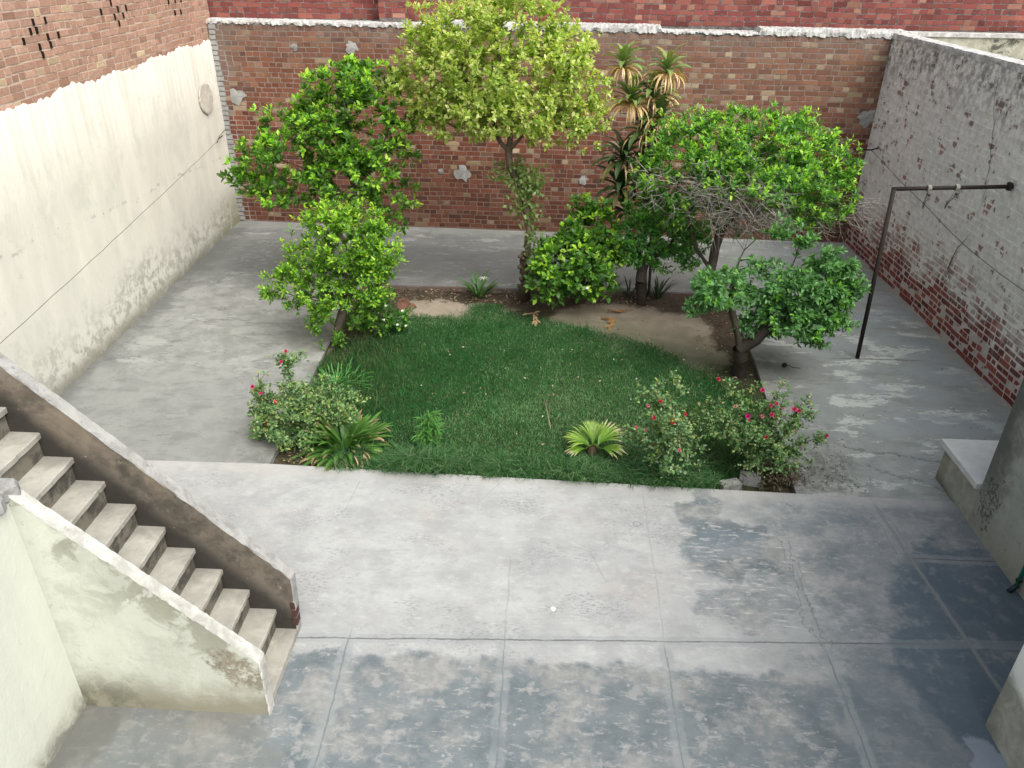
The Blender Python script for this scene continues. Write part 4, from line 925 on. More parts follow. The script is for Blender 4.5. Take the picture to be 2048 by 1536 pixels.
# ---- 3 tall pale variegated tree in the middle
b = G0(1047, 596, -.08); Yt = 10.95
def shoots(m, A, par, r): pass
T3, A3, par3, ti3 = tree('pale_leaved_tree', 'tallest tree, pale yellow-green leaves, slim bent trunk in the middle of the far bed', 'tree', b,
     [[b, AY(1050, 560, Yt), AY(1046, 530, Yt), AY(1056, 505, Yt), AY(1057, 450, Yt), AY(1052, 400, Yt), AY(1035, 365, Yt), AY(1020, 335, Yt), AY(1018, 300, Yt)],
      [AY(1018, 305, Yt), AY(985, 268, Yt), AY(950, 262, Yt), AY(910, 255, Yt), AY(865, 225, Yt)], [AY(1018, 305, Yt), AY(1022, 275, Yt), AY(1010, 210, Yt), AY(1000, 130, Yt), AY(990, 60, Yt)],
      [AY(1020, 290, Yt), AY(1060, 255, Yt), AY(1110, 225, Yt), AY(1160, 215, Yt)], [AY(1002, 286, Yt), AY(975, 215, Yt), AY(930, 150, Yt)]],
     [lobe(1000, 110, Yt, 150, 105), lobe(910, 150, Yt, 105, 85), lobe(1080, 170, Yt, 110, 80), lobe(860, 200, Yt, 60, 40), lobe(1150, 215, Yt, 62, 45), lobe(1000, 230, Yt - .3, 95, 40), lobe(900, 60, Yt, 80, 50), lobe(1060, 50, Yt, 65, 48), lobe(970, 20, Yt, 60, 30), lobe(1120, 265, Yt - .1, 60, 26, wgt=.7), lobe(850, 100, Yt, 45, 50), lobe(790, 165, Yt, 38, 22, wgt=.6), lobe(1180, 275, Yt, 30, 25, wgt=.6), lobe(835, 60, Yt, 30, 40, wgt=.7), lobe(1150, 120, Yt, 35, 35, wgt=.4), lobe(900, 250, Yt, 60, 20, wgt=.35), lobe(1195, 185, Yt, 28, 40, wgt=.8), lobe(800, 175, Yt, 34, 22, wgt=.9), lobe(835, 235, Yt, 34, 24, wgt=.8), lobe(1200, 240, Yt, 26, 36, wgt=.9), lobe(1090, 265, Yt - .2, 60, 22, wgt=.8), lobe(1160, 150, Yt, 34, 30, wgt=.8), lobe(830, 130, Yt, 36, 34, wgt=.8)],
     1900, .070, .040, [(.30, .38, .085), (.22, .31, .06), (.36, .43, .13), (.17, .27, .05), (.42, .47, .18)], [(.48, .54, .14), (.55, .58, .24), (.40, .48, .10)], .6, .048, per=7, back=2, seed=14, up=.25, mintrunk=.86, bark=(.15, .12, .085), expo=.44, nm=1.15, cm=1.7, nv=1)
m = MB(); kk = 16; sp_ = [b, AY(1049, 575, Yt), AY(1050, 545, Yt), AY(1046, 518, Yt), AY(1048, 506, Yt)]; tt = np.linspace(0, 4, kk)
m.tube([np.array([np.interp(t, range(5), [q[i] for q in sp_]) for i in range(3)]) + rng.uniform(-.012, .012, 3) for t in tt], [np.interp(t, range(5), [.10, .09, .08, .075, .045]) * rng.uniform(.82, 1.2) for t in tt], 9, (.10, .08, .055))
for t in tt[1:-1]:
    c_ = np.array([np.interp(t, range(5), [q[i] for q in sp_]) for i in range(3)]); a_ = rng.uniform(-2.8, .2); d_ = np.array([math.cos(a_), math.sin(a_), .2]); m.tube([c_ + d_ * .05, c_ + d_ * .10, c_ + d_ * .12 + np.array([0, 0, .03])], [.035, .028, .01], 6, (.12, .095, .065))
m.build('old_stump', M['bark'], T3)
r_ = np.random.default_rng(5); m = MB()
for (u, v, n_, q) in ((1000, 345, 16, 14), (1015, 350, 14, 16), (1035, 335, 12, 10), (1045, 360, 30, 14), (1068, 358, 26, 14), (1050, 385, 34, 18), (1066, 378, 22, 12), (1045, 412, 26, 15), (1060, 430, 20, 14), (1070, 468, 12, 10), (1060, 480, 10, 9), (1068, 505, 12, 10)):
    c_ = AY(u, v, Yt - .04); P_ = c_ + r_.normal(0, 1, (n_ * 3, 3)) * np.array([q, q, q]) * .0075 * .8
    leaves(m, P_, nrmz(r_.standard_normal((n_ * 3, 3)) + np.array([0, -.3, .5])), nrmz(r_.standard_normal((n_ * 3, 3)) * .5 + np.array([0, -.3, 1])), r_.uniform(.06, .095, n_ * 3), .044, np.array([(.20, .30, .09), (.15, .26, .06), (.28, .36, .15)])[r_.integers(0, 3, n_ * 3)])
tag(m.build('trunk_shoots', M['leaf'], T3), kind='stuff')

# ---- 4 broad-leaved shrub right of the trunk
b = G0(1150, 596, -.08); Yt = 10.6
T, A, par, ti = tree('broadleaf_shrub', 'dense dark green shrub right of the tall pale tree trunk', 'shrub', b,
     [[b, AY(1148, 560, Yt), AY(1150, 510, Yt + .2), AY(1165, 460, Yt + .2)], [AY(1150, 560, Yt), AY(1110, 530, Yt)], [AY(1150, 560, Yt), AY(1190, 520, Yt)]],
     [lobe(1150, 530, Yt, 82, 62), lobe(1175, 460, Yt + .25, 50, 50), lobe(1100, 560, Yt - .25, 48, 36), lobe(1200, 520, Yt, 48, 50), lobe(1165, 415, Yt + .3, 26, 24, wgt=.6), lobe(1120, 590, Yt - .25, 45, 22, wgt=.7), lobe(1100, 505, Yt, 30, 25), lobe(1225, 570, Yt - .1, 20, 22, wgt=.5), lobe(1215, 455, Yt + .3, 25, 30, wgt=.6)],
     640, .10, .058, [(.045, .12, .02), (.06, .155, .025), (.035, .09, .02), (.085, .19, .03)], [(.20, .37, .03), (.26, .40, .04)], .42, .03, per=5, back=2, seed=15, step=.1, up=.3)
m = MB(); petals(m, AY(1175, 577, Yt - .5), .03, 6, (.8, .8, .78), (0, -.6, .8), open_=1.2); m.build('flower', M['petal'], T)

# ---- 5 small citrus, dark trunk in the back bed
b = G0(1283, 606, -.08); Yt = 10.9
tree('citrus_tree', 'small grey-green tree with short dark trunk in front of the spiky tall plant', 'tree', b,
     [[b, AY(1280, 560, Yt), AY(1290, 520, Yt), AY(1300, 490, Yt)], [AY(1290, 525, Yt), AY(1340, 490, Yt), AY(1385, 470, Yt)]],
     [lobe(1290, 480, Yt, 62, 42), lobe(1350, 465, Yt, 50, 36), lobe(1390, 480, Yt, 35, 32), lobe(1260, 500, Yt - .1, 34, 30), lobe(1320, 435, Yt, 50, 22), lobe(1340, 520, Yt, 42, 25, wgt=.6), lobe(1240, 475, Yt, 25, 25, wgt=.6)],
     620, .074, .031, [(.05, .13, .035), (.07, .17, .045), (.04, .10, .035), (.09, .20, .06)], [(.12, .30, .04)], .3, .075, per=6, back=2, seed=16, up=.1, bark=(.07, .06, .05), cm=2.8, nm=2.0)

# ---- 6 big wide citrus behind on the right, with a nest of bare twigs
b = G0(1418, 612, -.08); Yt = 10.35
def deadtwigs(m, A, par, r):
    for (cu, cv, ru, rv, n_, L0, yy) in ((1490, 412, 75, 42, 300, .42, Yt - .75), (1400, 395, 60, 40, 90, .35, Yt - .4), (1350, 375, 70, 35, 70, .3, Yt - .6), (1450, 345, 80, 26, 45, .3, Yt - .6), (1690, 420, 42, 26, 60, .45, Yt), (1610, 445, 50, 18, 50, .35, Yt - .2), (1530, 440, 60, 25, 80, .4, Yt - .3)):
        for k in range(n_):
            s = AY(cu + r.uniform(-ru, ru), cv + r.uniform(-rv, rv), yy + r.uniform(-.25, .25))
            d = nrmz(np.array([r.normal(0, 1) + (1.1 if cu > 1600 else 0), r.normal(-.1, .5), r.normal(-.35, .6)])); l_ = L0 * r.uniform(.35, 1)
            q = s + d * l_ * .5 + r.uniform(-.03, .03, 3); e = s + d * l_ + r.uniform(-.08, .08, 3)
            cc = np.array((.36, .33, .30)) * r.uniform(.45, 1.25)
            m.tube([s, q, e], [.0045, .0035, .0015], 3, cc, cap=False)
            if r.random() < .6: m.tube([q, q + nrmz(d + r.normal(0, .6, 3)) * l_ * .45], [.003, .001], 3, cc, cap=False)
tree('citrus_tree', 'widest tree, domed bright crown over a nest of bare grey twigs, right rear', 'tree', b,
     [[b, AY(1417, 560, Yt), AY(1425, 520, Yt), AY(1440, 470, Yt), AY(1450, 420, Yt)], [AY(1425, 530, Yt), AY(1395, 500, Yt), AY(1380, 460, Yt), AY(1350, 400, Yt)], [AY(1445, 450, Yt), AY(1530, 400, Yt), AY(1600, 370, Yt)], [AY(1440, 430, Yt), AY(1400, 360, Yt), AY(1340, 340, Yt)]],
     [lobe(1500, 290, Yt, 150, 55), lobe(1400, 290, Yt, 100, 60), lobe(1600, 320, Yt, 95, 68), lobe(1480, 345, Yt - .2, 150, 38, wgt=.6), lobe(1340, 345, Yt, 80, 55), lobe(1640, 380, Yt, 72, 48), lobe(1610, 260, Yt, 32, 42, wgt=.7), lobe(1560, 245, Yt, 45, 22, wgt=.7), lobe(1480, 235, Yt, 50, 22, wgt=.7), lobe(1395, 245, Yt, 40, 20, wgt=.6), lobe(1660, 300, Yt, 35, 25, wgt=.6), lobe(1315, 400, Yt, 45, 32, wgt=.8), lobe(1400, 430, Yt - .1, 60, 34, wgt=.7), lobe(1340, 435, Yt - .1, 45, 25, wgt=.6), lobe(1480, 440, Yt + .2, 60, 22, wgt=.4), lobe(1690, 335, Yt, 26, 30, wgt=.7), lobe(1590, 425, Yt - .1, 70, 30, wgt=.9), lobe(1650, 430, Yt, 40, 20, wgt=.7), lobe(1560, 330, Yt - .4, 80, 45), lobe(1440, 320, Yt - .35, 80, 40), lobe(1280, 400, Yt, 34, 30, wgt=.9), lobe(1620, 400, Yt - .15, 70, 42, wgt=.9), lobe(1530, 385, Yt + .1, 60, 34, wgt=.5), lobe(1690, 395, Yt, 26, 30, wgt=.7), lobe(1370, 390, Yt - .1, 70, 40, wgt=.8), lobe(1612, 232, Yt, 13, 26, wgt=1.3), lobe(1475, 218, Yt, 17, 15, wgt=1.2), lobe(1400, 228, Yt, 20, 16, wgt=1.2), lobe(1352, 248, Yt, 18, 16, wgt=1.2), lobe(1545, 222, Yt, 18, 13, wgt=1.2), lobe(1672, 275, Yt, 16, 14, wgt=1.2), lobe(1705, 300, Yt, 14, 12, wgt=1.2)],
     1900, .068, .03, [(.055, .15, .03), (.08, .20, .035), (.045, .12, .03), (.11, .25, .05), (.07, .16, .045)], [(.22, .40, .04), (.28, .44, .06), (.18, .36, .035)], .6, .068, per=7, back=2, seed=17, up=.55, bark=(.09, .075, .06), mintrunk=.6, extra=deadtwigs,
     newtest=lambda p: p[:, 2] > 1.55 + rng.normal(0, .3, len(p)), grow=.98, nv=1)

# ---- 7 front right citrus with leaning trunk
b = G0(1479, 752, -.08); Yt = 8.75
tree('citrus_tree', 'nearer right tree with thick dark forked trunk and drooping greyish leaves', 'tree', b,
     [[b, AY(1480, 700, Yt), AY(1470, 650, Yt), AY(1462, 610, Yt + .1), AY(1468, 560, Yt + .25), AY(1487, 500, Yt + .45)], [AY(1481, 705, Yt), AY(1510, 680, Yt), AY(1550, 640, Yt), AY(1600, 600, Yt)], [AY(1466, 625, Yt), AY(1435, 590, Yt), AY(1415, 575, Yt)],
      [AY(1487, 500, Yt + .45), AY(1465, 462, Yt + .5), AY(1440, 430, Yt + .5)], [AY(1487, 500, Yt + .45), AY(1500, 470, Yt + .5), AY(1510, 430, Yt + .5)], [AY(1490, 495, Yt + .45), AY(1530, 462, Yt + .5), AY(1565, 430, Yt + .5)], [AY(1550, 640, Yt), AY(1575, 560, Yt + .2), AY(1600, 480, Yt + .3)]],
     [lobe(1625, 590, Yt, 80, 60), lobe(1668, 572, Yt, 50, 54), lobe(1600, 630, Yt - .1, 78, 42), lobe(1450, 580, Yt, 75, 34), lobe(1400, 600, Yt, 32, 34, wgt=.7), lobe(1530, 560, Yt + .2, 60, 40, wgt=.6), lobe(1530, 640, Yt + .2, 50, 34, wgt=.5), lobe(1505, 660, Yt + .1, 30, 24, wgt=.6), lobe(1630, 665, Yt, 45, 28, wgt=.7), lobe(1660, 520, Yt, 40, 22, wgt=.6), lobe(1700, 600, Yt, 20, 34, wgt=.5), lobe(1700, 645, Yt, 18, 16, wgt=.4), lobe(1595, 470, Yt + .3, 32, 25, wgt=.5), lobe(1560, 450, Yt + .4, 22, 18, wgt=.4)],
     1150, .074, .032, [(.055, .13, .045), (.075, .17, .06), (.045, .10, .04), (.095, .20, .075)], [(.14, .33, .04)], .16, .088, per=7, back=2, seed=18, up=.05, bark=(.065, .055, .045), mintrunk=.3, expo=.5, cm=2.3, grow=.96)

# ---- cordyline: tall stalks carrying rosettes of strap leaves
def strap(mb, base, az, el, L, W, droop, c0, c1, tipc=None, tipat=.85, n=7, twist=0.0, fold=.25, sag_=None):
    t = np.linspace(0, 1, n); e = el - droop * t ** 1.3
    dx = np.cos(e) * L / (n - 1); dz = np.sin(e) * L / (n - 1)
    R_ = np.r_[0, np.cumsum(dx[:-1])]; Z_ = np.r_[0, np.cumsum(dz[:-1])]
    ca, sa = math.cos(az), math.sin(az); P_ = np.array(base) + np.c_[R_ * ca, R_ * sa, Z_]
    side = np.array([-sa, ca, 0]) * math.cos(twist) + np.array([0, 0, 1]) * math.sin(twist)
    w = W * .5 * (np.sin(np.pi * (t * .86 + .10)) ** .7); w[-1] = W * .02
    upv = np.c_[-np.sin(e) * ca, -np.sin(e) * sa, np.cos(e)]
    V = np.stack([P_ + side * w[:, None] + upv * (w * fold)[:, None], P_, P_ - side * w[:, None] + upv * (w * fold)[:, None]], 1).reshape(-1, 3)
    C = np.array(c0) + (np.array(c1) - c0) * t[:, None]
    if tipc is not None: C = np.where((t > tipat)[:, None], np.array(tipc), C)
    mb.add(V, [(i * 3 + j, (i + 1) * 3 + j, (i + 1) * 3 + j + 1, i * 3 + j + 1) for i in range(n - 1) for j in (0, 1)], np.repeat(C, 3, 0))
b = G0(1290, 612, -.08); Yt = 11.35; T = thing('cordyline', 'tall spiky plant with stacked leaf rosettes, straw-coloured dry leaves hanging below', 'plant', tuple(b))
ros = [(1247, 128, .36, 20, 14, .15), (1335, 140, .36, 18, 16, .15), (1262, 200, .42, 26, 16, .3), (1305, 190, .44, 22, 6, .35), (1318, 232, .46, 24, 14, .5), (1290, 262, .42, 26, 8, .7), (1245, 315, .48, 34, 2, 1.), (1325, 290, .46, 30, 3, .9), (1285, 350, .46, 32, 3, 1.), (1240, 375, .46, 34, 1, 1.), (1250, 420, .42, 30, 0, 1.), (1300, 415, .42, 30, 0, 1.)]
r_ = np.random.default_rng(21)
m = MB()
for (u0, v0, u1, v1) in ((1300, 330, 1250, 135), (1290, 380, 1272, 210), (1305, 400, 1300, 200), (1312, 330, 1335, 150), (1290, 610, 1285, 400), (1296, 610, 1300, 420)):
    p, q = AY(u0, v0, Yt), AY(u1, v1, Yt); m.tube([p, (p + q) / 2 + np.array([.03, 0, 0]), q], [.024, .020, .016], 7, (.13, .11, .10))
m.build('stems', M['bark'], T)
for (u, v, L_, nf, nd, dk) in ros:
    c_ = AY(u, v, Yt + r_.uniform(-.05, .05)); m = MB()
    for k in range(nf):
        az = k * 2.399 + r_.uniform(-.2, .2); f = k / nf; el = 1.35 - f * (1.5 if dk > .6 else 1.0)
        young = np.array((.22, .34, .10)) * (1 - dk) + np.array((.045, .10, .035)) * dk
        c0 = young * r_.uniform(.75, 1.2); c1 = c0 * (1.15, 1.05, 1)
        if r_.random() < .2: c1 = np.array((.32, .28, .10))
        strap(m, c_ + np.array([0, 0, .10 * (1 - f) - .05]), az, el, L_ * 1.12 * r_.uniform(.75, 1.05), .08, 1.1 + r_.uniform(0, .6), c0, c1, n=8, twist=r_.uniform(-.3, .3))
    for k in range(int(nd * 1.5)):
        az = k * 2.399 + r_.uniform(-.3, .3)
        for _ in range(2):
            strap(m, c_ + np.array([0, 0, -.06]), az + r_.uniform(-.3, .3), r_.uniform(-.1, .5), L_ * r_.uniform(.8, 1.25), .024, 1.9 + r_.uniform(0, .7), np.array((.66, .44, .15)) * r_.uniform(.8, 1.2), np.array((.75, .55, .32)) * r_.uniform(.8, 1.2), n=9, twist=r_.uniform(-1, 1))
    m.build('leaf_rosette', M['strap'], T)

# ---- clumps
def clump(name, label, base, n, L, W, c0, c1, tip=None, el=(.35, 1.4), droop=(.5, 1.3), seed=0, nseg=7, mat='strap', tipat=.88, rb=.05, tipp=.7, cat='plant'):
    r = np.random.default_rng(seed); T = thing(name, label, cat, tuple(base)); m = MB()
    for k in range(n):
        az = r.uniform(0, 6.283); e = r.uniform(*el); c = np.array(c0) * r.uniform(.7, 1.3)
        hastip = tip is not None and r.random() < tipp
        strap(m, np.array(base) + np.array([math.cos(az), math.sin(az), 0]) * rb * r.random(), az, e, L * r.uniform(.7, 1.08), W * r.uniform(.8, 1.15), r.uniform(*droop), c, np.array(c1) * r.uniform(.8, 1.2), tip if hastip else None, tipat - .1 * r.random(), nseg)
    m.build('leaves', M[mat], T); return T
cb = G0(692, 898, -.07); T = clump('lily_clump', 'large clump of arching strap leaves with withered brown tips at the front left', cb, 170, .46, .052, (.055, .16, .03), (.12, .27, .05), (.36, .27, .15), el=(.15, 1.45), droop=(.5, 1.25), seed=31, nseg=9, tipat=.9, rb=.2, tipp=.4)
m = MB(); r_ = np.random.default_rng(8)
for k in range(26):
    az = r_.uniform(-2.9, .6); d = r_.uniform(.30, .46); p = cb + np.array([math.cos(az) * d, math.sin(az) * d, r_.uniform(.05, .18)])
    strap(m, p, az + r_.uniform(-.5, .5), -.3, .13, .03, 1.6, (.42, .30, .17), (.50, .38, .24), n=4, twist=r_.uniform(-1, 1))
tag(m.build('withered_tips', M['dry'], T), kind='stuff')
cb = G0(957, 596, -.08); T = clump('spider_lily', 'small strap-leaved plant with one white spidery flower before the far kerb', cb, 30, .46, .042, (.05, .13, .03), (.08, .19, .05), el=(.8, 1.4), droop=(.3, 1.1), seed=32)
m = MB(); c_ = AY(967, 558, cb[1] - .05); m.tube([cb, c_], .006, 5, (.1, .2, .05)); m.build('flower_stalk', M['strap'], T)
m = MB()
for k in range(9): strap(m, c_, k * .7, .6, .10, .010, 1.8, (.8, .8, .76), (.85, .85, .82), n=5)
m.build('flower', M['petal'], T)
cb = G0(1296, 600, -.08); clump('spiky_plant', 'small dark purplish spiky plant at the foot of the short dark trunk', cb + np.array([.15, .05, 0]), 22, .42, .03, (.03, .05, .025), (.05, .06, .035), el=(.7, 1.4), droop=(.2, .9), seed=33)
cb = G0(1258, 592, -.08); clump('spiky_plant', 'sparse dark spiky seedling left of the short dark trunk', cb, 9, .36, .03, (.03, .05, .025), (.05, .06, .035), el=(.8, 1.4), droop=(.2, .9), seed=34)
cb = G0(672, 775, -.07); clump('day_lily_clump', 'fresh bright green grassy clump behind the left rose bush', cb, 130, .24, .013, (.05, .24, .045), (.09, .33, .06), el=(.4, 1.45), droop=(.8, 2.0), seed=35, rb=.36, cat='plant')
cb = G0(860, 905, -.07); T = thing('podocarpus_sapling', 'short bushy seedling with narrow dark leaves standing in the front lawn', 'plant', tuple(cb)); m = MB(); r_ = np.random.default_rng(36)
stems = [[cb, cb + np.array([dx * .5, dy * .5, h * .5]), cb + np.array([dx, dy, h])] for dx, dy, h in ((0, 0, .48), (-.07, .03, .40), (.08, -.03, .38), (.05, .06, .45), (-.05, -.06, .32), (.06, .08, .3), (-.09, -.05, .26))]
for s_ in stems: m.tube(s_, [.008, .006, .004], 5, (.12, .11, .06))
m.build('stems', M['bark'], T); m = MB()
for s_ in stems:
    for t in np.linspace(.15, 1, 20):
        p = s_[0] + (s_[2] - s_[0]) * t; n_ = 6; az = r_.uniform(0, 6.28, n_); d = np.c_[np.cos(az), np.sin(az), r_.uniform(.0, .9, n_)]
        leaves(m, np.tile(p, (n_, 1)), d, np.tile([0, 0, 1.], (n_, 1)) + d * -.2, r_.uniform(.08, .13, n_), .016, np.array([(.14, .36, .09), (.19, .44, .11), (.09, .26, .07)])[r_.integers(0, 3, n_)], curl=.25)
m.build('foliage', M['leaf'], T)

# fan palm
cb = G0(1183, 912, -.07); T = thing('fan_palm', 'young yellow green fan palm at the front edge of the lawn', 'palm', tuple(cb)); r_ = np.random.default_rng(40)
m = MB(); m.tube([cb, cb + np.array([0, 0, .07]), cb + np.array([0, .0, .13])], [.06, .055, .03], 9, (.09, .06, .04)); m.build('trunk', M['bark'], T)
for (dx, dz, az0, span, tilt, L_, dk) in [(a_, b_, c2_, d_, e_, f_ * .76, g_) for (a_, b_, c2_, d_, e_, f_, g_) in ((.0, .16, 1.7, 2.2, 1.2, .40, .8), (-.04, .14, 2.9, 1.9, .75, .42, .95), (.06, .16, .45, 2.0, .85, .46, 1.05), (.10, .12, -.5, 1.2, .45, .40, 1.12), (-.08, .11, -2.7, .9, .35, .34, 1.15))]:
    m = MB(); hub = cb + np.array([dx, -.03, dz]); m.tube([cb + np.array([0, 0, .15]), hub], .007, 5, (.2, .3, .06)); nb = int(span * 11)
    for k in range(nb):
        a = az0 - span / 2 + span * k / (nb - 1)
        strap(m, hub, a, tilt + r_.uniform(-.06, .06), L_ * r_.uniform(.88, 1.06) * (1 - .25 * abs(k / (nb - 1) - .5)), .024, .7 + r_.uniform(.0, .6), np.array((.16, .38, .035)) * dk, np.array((.36, .52, .10)) * dk * r_.uniform(.85, 1.15), (.65, .60, .35) if dk > 1.02 and r_.random() < .7 else None, .8, n=7, fold=.5)
    m.build('frond', M['strap'], T)

# ---- roses
def rose(label, base, paths, lobes, ntips, seed, flowers, cols, newcols, pnew=.2, Yt=6.6, L=.040):
    T, A, par, ti = tree('rose_bush', label, 'rose bush', base, paths, lobes, ntips, L, L * .62, cols, newcols, pnew, .016, per=5, back=3, seed=seed, step=.07, bark=(.10, .10, .05), mat='dull', group='rose bushes', nm=1.15, spread=1.1, shell=.35, r_tip=.0022, mintrunk=.3)
    r = np.random.default_rng(seed + 50)
    for (u, v, s, c) in flowers:
        k = int(np.argmin(np.linalg.norm(A - AY(u, v, Yt - .1), axis=1) + 0)); p = AY(u, v, A[k][1] - .06)
        m = MB(); petals(m, p, 0.026 * s, 6, c, (r.uniform(-.4, .4), -.75, .8), rings=3, open_=1.15, rr=r); m.tube([A[k], (A[k] + p) / 2 + np.array([0, 0, -.01]), p], .0025, 4, (.08, .14, .04), cap=False)
        m.build('flower', M['petal'], T)
    return T
PK, RD, PL = (.60, .05, .17), (.56, .03, .07), (.60, .16, .22)
RC = [(.06, .13, .05), (.085, .17, .06), (.12, .19, .075), (.05, .10, .045), (.16, .21, .09)]; RN = [(.26, .33, .08), (.30, .32, .12), (.18, .30, .06)]
b = G0(588, 905, -.07); Yt = 6.9
rose('big straggly pink rose bush at the front left corner with one tall shoot', b,
     [[b, AY(590, 860, Yt), AY(585, 800, Yt + .1)], [AY(588, 850, Yt), AY(590, 780, Yt + .2), AY(578, 750, Yt + .2), AY(572, 722, Yt + .2)], [AY(588, 860, Yt), AY(640, 800, Yt + .2)], [AY(588, 860, Yt), AY(545, 830, Yt)]],
     [lobe(575, 820, Yt, 62, 52), lobe(640, 800, Yt + .2, 65, 40), lobe(590, 870, Yt - .1, 48, 42), lobe(690, 805, Yt + .25, 45, 22, wgt=.7), lobe(530, 790, Yt, 26, 26, wgt=.8), lobe(530, 840, Yt, 40, 14, wgt=.6), lobe(575, 735, Yt + .2, 12, 22, wgt=1.6), lobe(580, 712, Yt + .2, 30, 9, wgt=1.6), lobe(520, 878, Yt, 22, 14, wgt=.5), lobe(530, 765, Yt, 12, 20, wgt=1)],
     760, 41, [(572, 703, 1, PK), (562, 724, .9, PK), (505, 774, 1.1, PK), (522, 787, .9, PK), (552, 804, 1.2, RD), (532, 846, 1.15, PK), (548, 842, .8, PK)], RC, RN, .35, Yt)
b = G0(1328, 958, -.07); Yt = 6.45
rose('open red rose bush in the front lawn, right of the fan palm', b,
     [[b, AY(1325, 900, Yt), AY(1322, 850, Yt + .05), AY(1320, 800, Yt + .1)], [AY(1325, 905, Yt), AY(1290, 860, Yt)], [AY(1325, 900, Yt), AY(1365, 850, Yt)]],
     [lobe(1325, 850, Yt, 50, 45, wgt=.7), lobe(1345, 880, Yt, 58, 48, wgt=.6), lobe(1330, 780, Yt + .1, 48, 24, wgt=.7), lobe(1275, 785, Yt, 16, 14, wgt=.7), lobe(1280, 860, Yt, 38, 28, wgt=.6), lobe(1390, 900, Yt, 30, 32, wgt=.4), lobe(1350, 820, Yt, 40, 24, wgt=.7), lobe(1350, 925, Yt - .1, 45, 25, wgt=.4)],
     300, 42, [(1321, 803, .9, RD), (1296, 812, .8, PL), (1308, 836, 1.1, RD), (1346, 844, 1.25, RD), (1370, 829, .8, RD), (1272, 855, .8, PL), (1291, 861, .9, PL), (1358, 901, .9, PL), (1362, 875, .6, PL)], RC + [(.12, .18, .11)], RN + [(.35, .42, .22)], .2, Yt)
b = G0(1545, 948, -.07); Yt = 6.6
rose('widest rose bush at the front right corner, pink flowers reaching over the paving', b,
     [[b, AY(1545, 900, Yt), AY(1540, 850, Yt)], [AY(1545, 900, Yt), AY(1480, 850, Yt), AY(1430, 820, Yt)], [AY(1545, 900, Yt), AY(1590, 840, Yt), AY(1605, 800, Yt)], [AY(1545, 910, Yt), AY(1600, 890, Yt), AY(1650, 872, Yt)], [AY(1430, 825, Yt), AY(1452, 780, Yt), AY(1440, 765, Yt)]],
     [lobe(1530, 880, Yt, 72, 48), lobe(1500, 840, Yt, 55, 36), lobe(1580, 850, Yt, 40, 42), lobe(1430, 850, Yt, 45, 36, wgt=.6), lobe(1515, 795, Yt + .1, 42, 22, wgt=.7), lobe(1608, 815, Yt, 22, 26, wgt=.8), lobe(1540, 920, Yt - .1, 60, 25, wgt=.8), lobe(1620, 885, Yt, 34, 12, wgt=.7), lobe(1455, 772, Yt, 20, 14, wgt=1.), lobe(1425, 810, Yt, 20, 22, wgt=.8), lobe(1560, 775, Yt, 22, 15, wgt=.8), lobe(1650, 876, Yt, 10, 8, wgt=1)],
     560, 43, [(1436, 759, 1.0, RD), (1525, 781, 1.1, PK), (1496, 833, 1.2, (.60, .02, .25)), (1497, 841, .8, PK), (1541, 812, .9, PK), (1553, 808, .9, PK), (1588, 819, 1.2, PK), (1598, 822, 1.0, PK), (1543, 830, 1.1, PK), (1524, 833, .9, PL), (1532, 875, .9, RD), (1653, 872, 1.0, PK), (1470, 813, .8, PL), (1567, 817, .6, PL), (1588, 863, .6, PK)], RC, RN + [(.10, .24, .06)], .3, Yt)

# ================================================================= LAWN
def inpoly(P_, x, y):
    n = len(P_); r = np.zeros(len(x), bool); j = n - 1
    for i in range(n):
        xi, yi = P_[i]; xj, yj = P_[j]
        c = ((yi > y) != (yj > y)) & (x < (xj - xi) * (y - yi) / (yj - yi + 1e-12) + xi); r ^= c; j = i
    return r
def fbm(x, y, s, seed=0):
    r = np.random.default_rng(seed); v = 0
    for k in range(5):
        a = r.uniform(0, 6.28, 4); v = v + sum(np.sin(x * s * 2 ** k * math.cos(q) + y * s * 2 ** k * math.sin(q) + q * 7) for q in a) / 4 / 1.6 ** k
    return v
LP = [G0(u, v, -.07)[:2] for u, v in ((700, 925), (700, 880), (690, 800), (640, 760), (650, 710), (720, 690), (770, 650), (830, 632), (920, 640), (945, 612), (1000, 612), (1030, 636), (1100, 645), (1160, 655), (1200, 672), (1300, 690), (1350, 712), (1400, 740), (1440, 760), (1480, 800), (1500, 900), (1480, 955), (1436, 985), (1200, 972), (1000, 955), (850, 945), (740, 935))]
r = np.random.default_rng(60)
def blades(mb, x, y, h, wd, cols, lean, r, zb=-.075):
    n = len(x); az = r.uniform(0, 6.283, n); ln = lean * r.uniform(.2, 1, n) * h; ca, sa = np.cos(az), np.sin(az)
    fa = r.uniform(0, 6.283, n); sx, sy = np.cos(fa) * wd / 2, np.sin(fa) * wd / 2
    V = np.zeros((n, 5, 3)); z0 = np.full(n, zb)
    V[:, 0] = np.c_[x - sx, y - sy, z0]; V[:, 1] = np.c_[x + sx, y + sy, z0]
    mx, my = x + ca * ln * .35, y + sa * ln * .35
    V[:, 2] = np.c_[mx + sx * .8, my + sy * .8, z0 + h * .6]; V[:, 3] = np.c_[mx - sx * .8, my - sy * .8, z0 + h * .6]
    V[:, 4] = np.c_[x + ca * ln, y + sa * ln, z0 + h * np.sqrt(np.clip(1 - (lean * .6) ** 2, .2, 1))]
    I_ = (np.arange(n) * 5)[:, None]
    mb.add(V.reshape(-1, 3), I_ + np.array([0, 1, 2, 3]), np.repeat(cols, 5, 0)); mb.f.append((I_ + np.array([3, 2, 4]) + (mb.n - 5 * n), 0))
m = MB(); n = 230000; x = r.uniform(-2.85, 2.9, n); y = r.uniform(6.3, 10.9, n); jn = np.where(y < 7.0, .0, .07)
